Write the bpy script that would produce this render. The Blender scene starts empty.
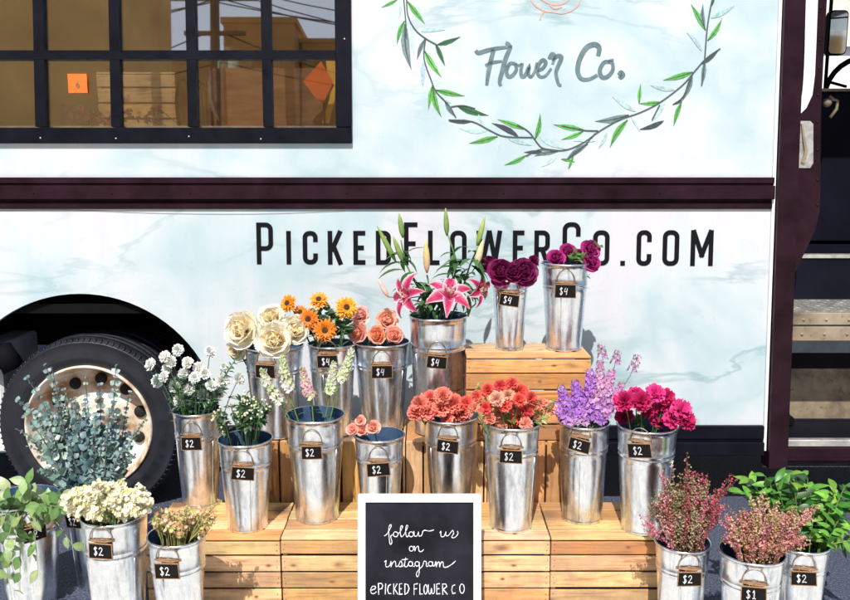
import bpy, math, random
from mathutils import Vector, Matrix
from mathutils.geometry import tessellate_polygon
R = math.radians
PI = math.pi
rnd = random.Random(11)
sc = bpy.context.scene
COL = sc.collection

# ---------------------------------------------------------------- camera
CAM_H, PITCH, FPX = 1.476, 9.0, 850.0
cam = bpy.data.cameras.new('camera')
co = bpy.data.objects.new('camera', cam); COL.objects.link(co)
co.location = (0, 0, CAM_H); co.rotation_euler = (R(90 - PITCH), 0, 0)
cam.sensor_width = 36; cam.lens = 36 * FPX / 850
cam.clip_start = 0.05; cam.clip_end = 1500
sc.camera = co
# ---------------------------------------------------------------- sky, sun, exposure
SUN_EL, SUN_AZ = 51.0, -9.0        # azimuth: minus = from the left behind the camera
w = bpy.data.worlds.new('World'); sc.world = w; w.use_nodes = True
nt = w.node_tree; nt.nodes.clear()
sky = nt.nodes.new('ShaderNodeTexSky'); sky.sky_type = 'NISHITA'; sky.sun_disc = False
sky.sun_elevation = R(SUN_EL); sky.sun_rotation = R(180 - SUN_AZ)
sky.air_density = 1.0; sky.dust_density = 1.5
bg = nt.nodes.new('ShaderNodeBackground'); bg.inputs[1].default_value = 0.095
out = nt.nodes.new('ShaderNodeOutputWorld')
nt.links.new(sky.outputs[0], bg.inputs[0]); nt.links.new(bg.outputs[0], out.inputs[0])
sl = bpy.data.lights.new('sun', 'SUN'); sl.energy = 5.0; sl.angle = R(0.5); sl.color = (1, 0.95, 0.87)
so = bpy.data.objects.new('sun', sl); COL.objects.link(so)
sd = Vector((math.sin(R(SUN_AZ)) * math.cos(R(SUN_EL)), -math.cos(R(SUN_AZ)) * math.cos(R(SUN_EL)), math.sin(R(SUN_EL))))
so.rotation_euler = sd.to_track_quat('Z', 'Y').to_euler(); so.location = (-3, -6, 8)
sc.view_settings.view_transform = 'Standard'; sc.view_settings.look = 'None'
sc.view_settings.gamma = 1; sc.view_settings.exposure = 0.25
sc.view_settings.use_curve_mapping = False
sc.render.engine = 'CYCLES'
sc.cycles.max_bounces = 8

# ---------------------------------------------------------------- pixel -> place
cp, sp = math.cos(R(PITCH)), math.sin(R(PITCH))
def ray(px, py):
    a, b = (px - 425) / FPX, (300 - py) / FPX
    return Vector((a, cp + b * sp, -sp + b * cp))
def at(px, py, Y):
    r = ray(px, py); t = Y / r.y
    return Vector((r.x * t, Y, CAM_H + r.z * t))
def at_z(px, py, z):
    r = ray(px, py); t = (z - CAM_H) / r.z
    return Vector((r.x * t, r.y * t, z))
def mpp(Y, z):                      # metres per pixel there
    return (Y * cp + (CAM_H - z) * sp) / FPX
TILT = R(3.2); YS, ZS = 3.47, 0.35  # the truck's side leans in a little towards the roof
def sp_(px, py, off=0.0):           # point in the truck side's own frame (x, w); off = metres inboard
    r = ray(px, py)
    n = Vector((0, math.cos(TILT), -math.sin(TILT))); p0 = Vector((0, YS, ZS)) + n * off
    t = (p0 - Vector((0, 0, CAM_H))).dot(n) / r.dot(n)
    p = Vector((0, 0, CAM_H)) + r * t - p0
    return p.x, p.dot(Vector((0, math.sin(TILT), math.cos(TILT))))

# ---------------------------------------------------------------- mesh builder
def lerp(a, b, t): return tuple(a[i] + (b[i] - a[i]) * t for i in range(3))
def jit(c, v, r=rnd):
    f = 1 + r.uniform(-v, v)
    return (max(0, c[0] * f * (1 + r.uniform(-v, v) * .4)), max(0, c[1] * f * (1 + r.uniform(-v, v) * .4)), max(0, c[2] * f * (1 + r.uniform(-v, v) * .4)))
def frame(n):
    n = Vector(n).normalized()
    a = Vector((0, 0, 1)) if abs(n.z) < .9 else Vector((1, 0, 0))
    e1 = a.cross(n).normalized(); e2 = n.cross(e1)
    return n, e1, e2
class MB:
    def __init__(s): s.v = []; s.f = []; s.c = []; s.sm = []
    def add(s, vs, fs, col=(1, 1, 1), smooth=False, cols=None):
        o = len(s.v); s.v += [tuple(v) for v in vs]
        s.c += cols if cols else [col] * len(vs)
        for f in fs: s.f.append(tuple(i + o for i in f)); s.sm.append(smooth)
    def box(s, a, b, col=(1, 1, 1), bev=0.0):
        x0, y0, z0 = a; x1, y1, z1 = b
        if bev <= 0:
            vs = [(x0,y0,z0),(x1,y0,z0),(x1,y1,z0),(x0,y1,z0),(x0,y0,z1),(x1,y0,z1),(x1,y1,z1),(x0,y1,z1)]
            s.add(vs, [(3,2,1,0),(4,5,6,7),(0,1,5,4),(1,2,6,5),(2,3,7,6),(3,0,4,7)], col); return
        bev = min(bev, (x1-x0)*.45, (y1-y0)*.45, (z1-z0)*.45)
        vs = []; idx = {}
        for i, X in enumerate((x0, x1)):
            for j, Y in enumerate((y0, y1)):
                for k, Z in enumerate((z0, z1)):
                    sx, sy, sz = (1, -1)[i], (1, -1)[j], (1, -1)[k]
                    for m in range(3):
                        p = [X + sx*bev, Y + sy*bev, Z + sz*bev]; p[m] = (X, Y, Z)[m]
                        idx[i, j, k, m] = len(vs); vs.append(tuple(p))
        fs = []
        for m in range(3):
            for e in (0, 1):
                q = []
                for (a_, b_) in ((0,0),(1,0),(1,1),(0,1)):
                    ijk = [0,0,0]; ijk[m] = e; o = [t for t in range(3) if t != m]; ijk[o[0]] = a_; ijk[o[1]] = b_
                    q.append(idx[ijk[0], ijk[1], ijk[2], m])
                fs.append(q if (e ^ (m == 1)) else q[::-1])
        for m in range(3):
            o = [t for t in range(3) if t != m]
            for a_ in (0, 1):
                for b_ in (0, 1):
                    k0 = [0,0,0]; k1 = [0,0,0]; k0[m] = 0; k1[m] = 1
                    for kk in (k0, k1): kk[o[0]] = a_; kk[o[1]] = b_
                    fs.append((idx[k0[0],k0[1],k0[2],o[0]], idx[k1[0],k1[1],k1[2],o[0]], idx[k1[0],k1[1],k1[2],o[1]], idx[k0[0],k0[1],k0[2],o[1]]))
        for i in (0,1):
            for j in (0,1):
                for k in (0,1): fs.append((idx[i,j,k,0], idx[i,j,k,1], idx[i,j,k,2]))
        s.add(vs, fs, col)
    def tube(s, pts, rad, n=6, col=(1, 1, 1), caps=True, smooth=True, cols=None):
        pts = [Vector(p) for p in pts]; k = len(pts)
        if not hasattr(rad, '__len__'): rad = [rad] * k
        t = (pts[1] - pts[0]); _, e1, e2 = frame(t); vs = []; cc = []
        for i, p in enumerate(pts):
            t = (pts[min(i+1, k-1)] - pts[max(i-1, 0)]).normalized()
            e1 = (e1 - t * e1.dot(t))
            e1 = e1.normalized() if e1.length > 1e-6 else frame(t)[1]
            e2 = t.cross(e1)
            for j in range(n):
                a = 2*PI*j/n; vs.append(p + (e1*math.cos(a) + e2*math.sin(a)) * rad[i])
                cc.append(cols[i] if cols else col)
        fs = [(i*n+j, i*n+(j+1)%n, (i+1)*n+(j+1)%n, (i+1)*n+j) for i in range(k-1) for j in range(n)]
        if caps: fs += [tuple(range(n))[::-1], tuple(range((k-1)*n, k*n))]
        s.add(vs, fs, smooth=smooth, cols=cc)
    def lathe(s, prof, n=32, c=(0,0,0), ax='z', col=(1,1,1), smooth=True, wob=None):
        vs = []
        for i, (r, h) in enumerate(prof):
            for j in range(n):
                a = 2*PI*j/n; rr = r * (wob(a, h) if wob else 1)
                if ax == 'z': vs.append((c[0]+rr*math.cos(a), c[1]+rr*math.sin(a), c[2]+h))
                else: vs.append((c[0]+rr*math.cos(a), c[1]+h, c[2]-rr*math.sin(a)))   # axis y
        k = len(prof)
        fs = [(i*n+j, i*n+(j+1)%n, (i+1)*n+(j+1)%n, (i+1)*n+j) for i in range(k-1) for j in range(n)]
        s.add(vs, fs, col, smooth)
    def ball(s, c, r, col=(1,1,1), n=6, m=4, sq=(1,1,1)):
        vs = [(c[0], c[1], c[2]-r*sq[2])]
        for i in range(1, m):
            t = -PI/2 + PI*i/m
            for j in range(n):
                a = 2*PI*j/n; vs.append((c[0]+r*sq[0]*math.cos(t)*math.cos(a), c[1]+r*sq[1]*math.cos(t)*math.sin(a), c[2]+r*sq[2]*math.sin(t)))
        vs.append((c[0], c[1], c[2]+r*sq[2])); L = len(vs)-1; fs = []
        for j in range(n):
            fs.append((0, 1+(j+1)%n, 1+j)); fs.append((L, L-n+j, L-n+(j+1)%n))
            for i in range(m-2): fs.append((1+i*n+j, 1+i*n+(j+1)%n, 1+(i+1)*n+(j+1)%n, 1+(i+1)*n+j))
        s.add(vs, fs, col, True)
    def prism(s, poly, y0, y1, col=(1,1,1)):       # polygon in (x, z), extruded in y; y0 = front
        n = len(poly)
        vs = [(x, y0, z) for x, z in poly] + [(x, y1, z) for x, z in poly]
        tr = tessellate_polygon([[Vector((x, z, 0)) for x, z in poly]])
        area = sum(poly[i][0]*poly[(i+1)%n][1] - poly[(i+1)%n][0]*poly[i][1] for i in range(n))
        fs = []
        for t in tr:
            a, b, c = t
            ar = (poly[b][0]-poly[a][0])*(poly[c][1]-poly[a][1]) - (poly[c][0]-poly[a][0])*(poly[b][1]-poly[a][1])
            if ar < 0: a, b, c = a, c, b
            fs.append((a, b, c)); fs.append((c+n, b+n, a+n))
        for i in range(n):
            j = (i+1) % n
            fs.append((i, i+n, j+n, j) if area > 0 else (j, j+n, i+n, i))
        s.add(vs, fs, col)
    def ribbon(s, pts, wd, y0, y1, col=(1,1,1), closed=False):   # flat stroke in the (x, z) plane, mitred
        n = len(pts); P = [Vector((p[0], p[1])) for p in pts]
        if not hasattr(wd, '__len__'): wd = [wd] * n
        L = []; Rr = []
        for i in range(n):
            if closed: a, b = P[i-1], P[(i+1) % n]
            else: a, b = P[max(i-1, 0)], P[min(i+1, n-1)]
            d1 = (P[i]-a); d2 = (b-P[i])
            if d1.length < 1e-9: d1 = d2
            if d2.length < 1e-9: d2 = d1
            d1.normalize(); d2.normalize(); t = (d1+d2)
            t = t.normalized() if t.length > 1e-4 else d1
            nn = Vector((-t.y, t.x)); m = 1 / max(.5, abs(nn.dot(Vector((-d1.y, d1.x)))))
            L.append(P[i] + nn*wd[i]/2*m); Rr.append(P[i] - nn*wd[i]/2*m)
        vs = []
        for i in range(n):
            vs += [(L[i].x, y0, L[i].y), (Rr[i].x, y0, Rr[i].y), (L[i].x, y1, L[i].y), (Rr[i].x, y1, Rr[i].y)]
        fs = []
        for i in range(n if closed else n-1):
            a = 4*i; b = 4*((i+1) % n)
            fs += [(a, a+1, b+1, b), (a+2, b+2, b+3, a+3), (a, b, b+2, a+2), (a+1, a+3, b+3, b+1)]
        if not closed: fs += [(0, 2, 3, 1), (4*n-4, 4*n-3, 4*n-1, 4*n-2)]
        s.add(vs, fs, col)
    # petal / leaf surface: starts at base, leaves the axis n at azimuth a, its lean goes from t0 to t1
    def petal(s, base, n, a, L, W, t0, t1, cup=0.0, c0=(1,1,1), c1=(1,1,1), nu=5, nv=4, shape=1.0, ruf=0.0, edge=None, tw=0.0):
        n, e1, e2 = frame(n)
        e = e1*math.cos(a) + e2*math.sin(a); t = n.cross(e)
        p = Vector(base); vs = []; cc = []; ph = rnd.uniform(0, 6)
        for i in range(nu):
            u = i/(nu-1); th = t0 + (t1-t0)*u
            d = n*math.cos(th) + e*math.sin(th); nn = n*math.sin(th) - e*math.cos(th)
            if i: p = p + d * (L/(nu-1))
            if shape == 0: wdt = W/2 * ((.30+.70*math.sin(PI/2*min(1,u/.55))) if u < .55 else math.sqrt(max(0.02, 1-((u-.55)/.46)**2)))
            elif shape > 0: wdt = W/2 * max(.06, math.sin(PI*min(.97, u**shape)) if shape else 1)
            else: wdt = W/2 * (max(.12, u**.8))
            if i == nu-1 and shape > 0: wdt = W/2*.10
            tt = t*math.cos(tw*u) + nn*math.sin(tw*u)
            for j in range(nv):
                x = 2*j/(nv-1) - 1
                q = p + tt*(x*wdt) + nn*(cup*wdt*x*x)
                if ruf: q += nn*(math.sin(x*7+ph+u*3)*ruf*u) + d*(math.sin(x*9+ph)*ruf*.6*u)
                vs.append(q)
                c = lerp(c0, c1, u)
                if edge: c = lerp(c, edge, min(1, abs(x)**4 + max(0, u-.86)*3))
                cc.append(c)
        fs = [(i*nv+j, i*nv+j+1, (i+1)*nv+j+1, (i+1)*nv+j) for i in range(nu-1) for j in range(nv-1)]
        s.add(vs, fs, smooth=True, cols=cc)
    def leaf(s, base, d, up, L, W, col, bend=.4, nu=5, fold=.25):
        d = Vector(d).normalized(); up = Vector(up)
        up = up - d*up.dot(d)
        if up.length < 1e-4: up = frame(d)[1]
        up.normalize(); t = d.cross(up); p = Vector(base); vs = []; cc = []
        for i in range(nu):
            u = i/(nu-1); th = -bend*u
            dd = d*math.cos(th) + up*math.sin(th); uu = up*math.cos(th) - d*math.sin(th)
            if i: p = p + dd*(L/(nu-1))
            wd = W/2*max(.05, math.sin(PI*min(.98, u**.8)))
            if i == nu-1: wd = W*.02
            for x in (-1, 0, 1):
                vs.append(p + t*(x*wd) + uu*(abs(x)*wd*fold)); cc.append(col if x else lerp(col, (col[0]*1.5, col[1]*1.5, col[2]*1.2), .5))
        fs = []
        for i in range(nu-1):
            for j in (0, 1): fs.append((i*3+j, i*3+j+1, (i+1)*3+j+1, (i+1)*3+j))
        s.add(vs, fs, smooth=True, cols=cc)
    def build(s, name, mat, parent=None, loc=None, rot=None):
        me = bpy.data.meshes.new(name); me.from_pydata(s.v, [], s.f)
        at_ = me.color_attributes.new('Col', 'FLOAT_COLOR', 'POINT')
        buf = []
        for c in s.c: buf += [c[0], c[1], c[2], 1.0]
        at_.data.foreach_set('color', buf)
        me.polygons.foreach_set('use_smooth', s.sm)
        me.materials.append(mat); me.update()
        o = bpy.data.objects.new(name, me); COL.objects.link(o)
        if parent is not None: o.parent = parent
        if loc is not None: o.location = loc
        if rot is not None: o.rotation_euler = rot
        return o
def tag(o, label=None, cat=None, group=None, kind=None):
    if label: o['label'] = label
    if cat: o['category'] = cat
    if group: o['group'] = group
    if kind: o['kind'] = kind
    return o
def thing(name, loc, label, cat, group=None, rot=None):
    o = bpy.data.objects.new(name, None); COL.objects.link(o); o.location = loc
    o.empty_display_size = .05
    if rot: o.rotation_euler = rot
    return tag(o, label, cat, group)

# ---------------------------------------------------------------- materials
def mat(name, col=(.5,.5,.5), rough=.6, metal=0.0, **k):
    m = bpy.data.materials.new(name); m.use_nodes = True; t = m.node_tree
    b = t.nodes['Principled BSDF']
    b.inputs['Base Color'].default_value = (*col, 1); b.inputs['Roughness'].default_value = rough
    b.inputs['Metallic'].default_value = metal
    for kk, v in k.items(): b.inputs[kk].default_value = v
    return m
def N(m, t, **k):
    n = m.node_tree.nodes.new(t)
    for a, v in k.items(): setattr(n, a, v)
    return n
def ln(m, a, b): m.node_tree.links.new(a, b)
def noise(m, scale, detail=4, rough=.55, src='Object', vec=None, dist=0.0, each=False):
    tc = N(m, 'ShaderNodeTexCoord'); n = N(m, 'ShaderNodeTexNoise')
    if each:
        oi = N(m, 'ShaderNodeObjectInfo'); n.noise_dimensions = '4D'; mu = N(m, 'ShaderNodeMath', operation='MULTIPLY'); mu.inputs[1].default_value = 50
        ln(m, oi.outputs['Random'], mu.inputs[0]); ln(m, mu.outputs[0], n.inputs['W'])
    n.inputs['Scale'].default_value = scale; n.inputs['Detail'].default_value = detail
    n.inputs['Roughness'].default_value = rough; n.inputs['Distortion'].default_value = dist
    if vec:
        mp = N(m, 'ShaderNodeMapping'); mp.inputs['Scale'].default_value = vec
        ln(m, tc.outputs[src], mp.inputs[0]); ln(m, mp.outputs[0], n.inputs['Vector'])
    else: ln(m, tc.outputs[src], n.inputs['Vector'])
    return n.outputs['Fac']
def ramp(m, src, stops):
    r = N(m, 'ShaderNodeValToRGB'); e = r.color_ramp.elements
    while len(e) < len(stops): e.new(.5)
    for i, (p, c) in enumerate(stops):
        e[i].position = p; e[i].color = (*c, 1) if hasattr(c, '__len__') else (c, c, c, 1)
    ln(m, src, r.inputs[0]); return r.outputs[0]
def mix(m, f, a, b, mode='MIX'):
    x = N(m, 'ShaderNodeMix', data_type='RGBA', blend_type=mode)
    if hasattr(f, 'type') and hasattr(f, 'links'): ln(m, f, x.inputs['Factor'])
    else: x.inputs['Factor'].default_value = f
    for s_, k in ((a, 'A'), (b, 'B')):
        inp = [i for i in x.inputs if i.name == k and i.type == 'RGBA'][0]
        if hasattr(s_, '__len__') and not hasattr(s_, 'links'): inp.default_value = (*s_, 1)
        else: ln(m, s_, inp)
    return [o for o in x.outputs if o.type == 'RGBA'][0]
def P(m): return m.node_tree.nodes['Principled BSDF']
def bump(m, src, st=.3, d=.002):
    b = N(m, 'ShaderNodeBump'); b.inputs['Strength'].default_value = st; b.inputs['Distance'].default_value = d
    ln(m, src, b.inputs['Height']); ln(m, b.outputs[0], P(m).inputs['Normal'])
def vary(m, col, amt=.25, scale=6, rough=None, bst=.15, bd=.001, vec=None):
    f = noise(m, scale, 5, vec=vec)
    c = ramp(m, f, [(.3, tuple(x*(1-amt) for x in col)), (.7, tuple(min(1, x*(1+amt)) for x in col))])
    ln(m, c, P(m).inputs['Base Color'])
    if rough: ln(m, ramp(m, noise(m, scale*2.3, 4, vec=vec), [(.3, rough[0]), (.7, rough[1])]), P(m).inputs['Roughness'])
    if bst: bump(m, noise(m, scale*8, 4), bst, bd)
    return m

# marbled truck paint
M_panel = mat('marbled_paint', (.8,.85,.88), .32)
m = M_panel
base = ramp(m, noise(m, 1.7, 5, .5, dist=.3), [(.35, (.575,.56,.625)), (.47, (.52,.575,.62)), (.58, (.39,.505,.555)), (.70, (.54,.59,.63))])
n1 = noise(m, 1.9, 6, .55, dist=.55, vec=(.6, 1, 1.7))
vein = ramp(m, n1, [(.470, 0.0), (.497, .75), (.503, .75), (.53, 0.0)])
msk = ramp(m, noise(m, 1.3, 2), [(.44, 0.0), (.60, .75)])
vm = mix(m, 1.0, vein, msk, 'MULTIPLY')
c1 = mix(m, vm, base, (.17,.31,.34))
spk = ramp(m, noise(m, 55, 3, .6), [(.28, .35), (.33, 0.0)])
c2 = mix(m, spk, c1, (.30,.33,.35))
streak = ramp(m, noise(m, 7, 5, .6, vec=(2.2, 1, .18)), [(.42, .0), (.75, .22)])
c3 = mix(m, streak, c2, (.36,.46,.49))
ln(m, c3, P(m).inputs['Base Color'])
ln(m, ramp(m, noise(m, 9, 4), [(.3, .25), (.7, .42)]), P(m).inputs['Roughness'])
bump(m, noise(m, 2.6, 3, .45), .45, .010)

M_trim = vary(mat('oxblood_trim_paint', (.016,.006,.010), .38), (.0170,.0062,.0108), .45, 7, (.30, .55), .2, .001)
M_navy = vary(mat('window_frame_paint', (.004,.0045,.009), .45), (.0040,.0044,.0095), .35, 9, (.38, .6), .15, .001)
M_black = mat('black_lettering_vinyl', (.006,.006,.009), .5)
M_dark = vary(mat('undercarriage_black', (.004,.004,.005), .8), (.0035,.0035,.005), .3, 8)
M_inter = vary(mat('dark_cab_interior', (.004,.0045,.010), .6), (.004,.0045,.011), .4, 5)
M_tan = mat('worn_cream_paint', (.55,.42,.26), .55)
m = M_tan
c = ramp(m, noise(m, 5, 6, .65), [(.32, (.08,.06,.045)), (.48, (.23,.18,.125)), (.7, (.35,.29,.21))])
c = mix(m, ramp(m, noise(m, 34, 4, .6), [(.30, .9), (.40, 0.0)]), c, (.12,.07,.04))
ln(m, c, P(m).inputs['Base Color']); bump(m, noise(m, 40, 4), .2, .001)
M_plate = mat('scuffed_aluminium', (.60,.59,.57), .42, .75)
vary(M_plate, (.56,.55,.53), .3, 18, (.3, .55), .2)
M_tyre = mat('tyre_rubber', (.018,.019,.024), .75)
vary(M_tyre, (.008,.0095,.017), .5, 10, (.42, .68), .3, .001)
M_rim = mat('rusty_white_wheel_paint', (.7,.66,.6), .45)
m = M_rim
c = ramp(m, noise(m, 4.5, 6, .62, vec=(1, 1, 1.8)), [(.36, (.30,.15,.065)), (.47, (.58,.47,.36)), (.58, (.76,.73,.69)), (.8, (.80,.79,.78))])
ln(m, c, P(m).inputs['Base Color']); bump(m, noise(m, 40, 4), .2, .001)
M_hole = mat('hole_shade_black', (.01,.009,.009), .9)  # black of the solid discs standing in for shade in the rim holes

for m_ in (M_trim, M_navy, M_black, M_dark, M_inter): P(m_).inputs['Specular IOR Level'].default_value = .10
# galvanised steel
M_galv = mat('galvanised_steel', (.62,.64,.67), .3, 1.0)
m = M_galv
tc = N(m, 'ShaderNodeTexCoord'); vo = N(m, 'ShaderNodeTexVoronoi'); vo.inputs['Scale'].default_value = 60
ln(m, tc.outputs['Object'], vo.inputs['Vector'])
sp1 = ramp(m, vo.outputs['Color'], [(.0, (.68,.73,.81)), (1., (.84,.87,.91))])
st1 = ramp(m, noise(m, 14, 6, .7, vec=(3, 3, .45), dist=.6, each=True), [(.34, (.42,.45,.52)), (.50, (1,1,1))])
ln(m, mix(m, .75, sp1, st1, 'MULTIPLY'), P(m).inputs['Base Color'])
ln(m, ramp(m, noise(m, 16, 6, .7, vec=(2.5, 2.5, .5), each=True), [(.3, .17), (.7, .36)]), P(m).inputs['Roughness'])
bump(m, noise(m, 9, 4, .55, vec=(1, 1, .6), each=True), .42, .005)
M_galv_in = mat('bucket_inside_shade_blue', (.10,.16,.26), .45, .35)  # blue shade inside the steel buckets put into the colour
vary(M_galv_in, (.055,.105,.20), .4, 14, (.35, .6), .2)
M_wire = vary(mat('rusty_wire', (.30,.25,.21), .45, .8), (.33,.28,.24), .4, 60, (.35, .6), 0)
M_twine = vary(mat('brown_twine', (.30,.17,.09), .9), (.30,.17,.09), .3, 120)
M_board = vary(mat('chalkboard_slate', (.006,.006,.012), .85), (.012,.012,.019), .85, 5, (.75, .95), .1)
M_slate = vary(mat('small_slate_tag', (.007,.006,.006), .8), (.008,.0065,.0065), .5, 50, (.7, .9), .2)
for m_ in (M_board, M_slate): P(m_).inputs['Specular IOR Level'].default_value = .15
M_chalk = vary(mat('chalk', (.75,.76,.80), .95), (.66,.68,.74), .35, 260, None, 0)
M_white = vary(mat('white_frame_paint', (.80,.81,.85), .5), (.80,.81,.85), .08, 12, (.4, .6), .1)

# pine: tone of each slat comes from its own vertex colour, grain runs along local x
def wood(name, tint):
    m = mat(name, tint, .62)
    a = N(m, 'ShaderNodeAttribute'); a.attribute_name = 'Col'
    g = ramp(m, noise(m, 7, 6, .62, vec=(.9, 13, 13), dist=.7), [(.30, (.52,.40,.30)), (.50, (.95,.90,.84)), (.75, (1.12,1.08,1.0))])
    c = mix(m, 1.0, a.outputs['Color'], g, 'MULTIPLY')
    vo = N(m, 'ShaderNodeTexVoronoi'); vo.inputs['Scale'].default_value = 1.0
    tc = N(m, 'ShaderNodeTexCoord'); mp = N(m, 'ShaderNodeMapping'); mp.inputs['Scale'].default_value = (6, 5, 15)
    oi = N(m, 'ShaderNodeObjectInfo'); ad = N(m, 'ShaderNodeVectorMath', operation='ADD'); sc_ = N(m, 'ShaderNodeVectorMath', operation='SCALE')
    cb = N(m, 'ShaderNodeCombineXYZ'); ln(m, oi.outputs['Random'], cb.inputs[0]); ln(m, oi.outputs['Random'], cb.inputs[2])
    sc_.inputs['Scale'].default_value = 37; ln(m, cb.outputs[0], sc_.inputs[0])
    ln(m, tc.outputs['Object'], mp.inputs[0]); ln(m, mp.outputs[0], ad.inputs[0]); ln(m, sc_.outputs[0], ad.inputs[1]); ln(m, ad.outputs[0], vo.inputs['Vector'])
    k = ramp(m, vo.outputs['Distance'], [(.13, 1.0), (.20, .5), (.30, 0.0)])
    k2 = mix(m, 1.0, k, ramp(m, noise(m, 5, 1), [(.44, 0.0), (.50, 1.0)]), 'MULTIPLY')
    c = mix(m, k2, c, (.20,.085,.035))
    dirt = ramp(m, noise(m, 3.5, 5, .7), [(.36, .6), (.56, 0.0)])
    c = mix(m, dirt, c, (.24,.15,.10))
    ln(m, c, P(m).inputs['Base Color']); bump(m, noise(m, 9, 5, .6, vec=(1, 16, 16)), .35, .0015)
    return m
M_pine = wood('pine_boards', (.5,.32,.16))
PINE = (.66,.37,.145); PINE2 = (.74,.50,.25); PINE3 = (.56,.27,.09)

def flora(name, trans=.25, rough=.55, amp=.18):
    m = mat(name, (.5,.5,.5), rough); t = m.node_tree
    a = N(m, 'ShaderNodeAttribute'); a.attribute_name = 'Col'
    v = ramp(m, noise(m, 90, 3), [(.3, 1-amp), (.7, 1+amp)])
    c = mix(m, 1.0, a.outputs['Color'], v, 'MULTIPLY')
    ln(m, c, P(m).inputs['Base Color'])
    tr = N(m, 'ShaderNodeBsdfTranslucent'); ln(m, c, tr.inputs[0])
    ms = N(m, 'ShaderNodeMixShader'); ms.inputs[0].default_value = trans
    o = t.nodes['Material Output']
    ln(m, P(m).outputs[0], ms.inputs[1]); ln(m, tr.outputs[0], ms.inputs[2]); ln(m, ms.outputs[0], o.inputs[0])
    return m
M_petal = flora('petals', .32, .6)
M_leaf = flora('leaves', .22, .42)
M_stem = flora('stems', .0, .6)

# window glass: partly mirrors the street, partly lets you see in
M_glass = bpy.data.materials.new('window_glass'); M_glass.use_nodes = True
m = M_glass; t = m.node_tree; t.nodes.clear()
o_ = N(m, 'ShaderNodeOutputMaterial'); ms = N(m, 'ShaderNodeMixShader'); ms.inputs[0].default_value = .34
tr = N(m, 'ShaderNodeBsdfTransparent'); tr.inputs[0].default_value = (.99,.98,.96,1)
gl = N(m, 'ShaderNodeBsdfGlossy'); gl.inputs['Roughness'].default_value = .015; gl.inputs[0].default_value = (.98,.95,.92,1)
ln(m, tr.outputs[0], ms.inputs[1]); ln(m, gl.outputs[0], ms.inputs[2]); ln(m, ms.outputs[0], o_.inputs[0])

# asphalt
M_asph = mat('asphalt', (.06,.062,.075), .85)
m = M_asph
c = ramp(m, noise(m, 130, 3, .6), [(.30, (.012,.016,.034)), (.50, (.040,.050,.090)), (.66, (.12,.14,.20)), (.76, (.34,.36,.42))])
c = mix(m, ramp(m, noise(m, 2.5, 5, .6), [(.4, 0.0), (.7, .4)]), c, (.035,.040,.062))
ln(m, c, P(m).inputs['Base Color']); bump(m, noise(m, 140, 4), .8, .004)

# ---------------------------------------------------------------- ground
g = MB(); g.add([(-300,-300,0),(300,-300,0),(300,300,0),(-300,300,0)], [(0,1,2,3)])
tag(g.build('ground', M_asph), 'dark blue grey asphalt of the street', None, None, 'structure')

M_reflector = mat('pale_reflector_ground', (.6,.58,.54), .8); vary(M_reflector, (.64,.62,.57), .14, 2.5, None, .3, .003)
g = MB(); g.box((-60,-9.3,-.05), (60,2.64,.004))  # unseen pale slab added so the buckets mirror bright ground
tag(g.build('reflector_ground', M_reflector), 'pale concrete pavement on the photographer\'s side', None, None, 'structure')
# ---------------------------------------------------------------- buildings across the street (seen mirrored in the window) and beyond the truck
M_stucco = vary(mat('tan_stucco', (.36,.23,.10), .85), (.78,.47,.17), .22, .8, None, .4, .01)
M_stucco2 = vary(mat('brown_stucco', (.30,.18,.08), .85), (.50,.29,.11), .2, .8, None, .4, .01)
M_woodpole = vary(mat('weathered_pole', (.16,.10,.06), .9), (.16,.10,.06), .3, 6, None, .4, .01, (6,6,1))
def building(name, x0, x1, y0, y1, h, mt, label, par=.25, wins=()):
    t_ = thing(name, ((x0+x1)/2, y1, 0), label, 'building')
    cx = (x0+x1)/2
    b = MB(); b.box((x0-cx, y0-y1, 0), (x1-cx, 0, h)); b.build('wall', mt, t_)
    b = MB(); b.box((x0-cx-.08, y0-y1-.08, h+.002), (x1-cx+.08, .08, h+par)); b.build('parapet', mt, t_)
    b = MB()
    b.box((x0-cx+.5, .002, h*.35), (x1-cx-.5, .05, h*.35+.18)); b.build('ledge', mt, t_)
    for (a, c_, z0, z1) in wins:
        b = MB(); b.box((a-cx, .004, z0), (c_-cx, .06, z1)); f = b.build('window', M_navy, t_)
        b = MB(); b.box((a-cx+.08, .064, z0+.08), (c_-cx-.08, .07, z1-.08)); b.build('pane', M_glass, f)
    return t_
building('stucco_building', -24, -6.2, -14, -9.5, 8.5, M_stucco, 'tall tan stucco building mirrored in the left panes of the truck window')
building('brown_building', -6.8, -4.4, -30, -22, 9.1, M_stucco2, 'lower brown flat roofed building mirrored behind the utility pole', .2)
building('brown_building', -4.3, -2.2, -31, -23, 8.7, M_stucco2, 'lowest brown building, mirrored at the right end of the truck window', .15)
building('shop_building', 5, 26, -26, -16, 5.2, M_stucco, 'long low shop across the street, off to the right', wins=((7,9,1,3),(11,13,1,3),(15,17,1,3)))
building('distant_building', -16.5, -3.2, -44, -36, 11.0, M_stucco, 'far tan building low behind the utility pole in the window reflection', .3)
pt = thing('utility_pole', (-5.5, -15.5, 0), 'wooden utility pole with wires mirrored in the truck window', 'utility pole')
b = MB(); b.tube([(0,0,0),(0,0,11)], [.15,.11], 10); b.build('pole', M_woodpole, pt)
b = MB(); b.box((-1.1,-.06,7.9),(1.1,.06,8.02)); b.box((-.8,-.06,7.0),(.8,.06,7.10)); b.build('crossarm', M_woodpole, pt)
b = MB()
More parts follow.
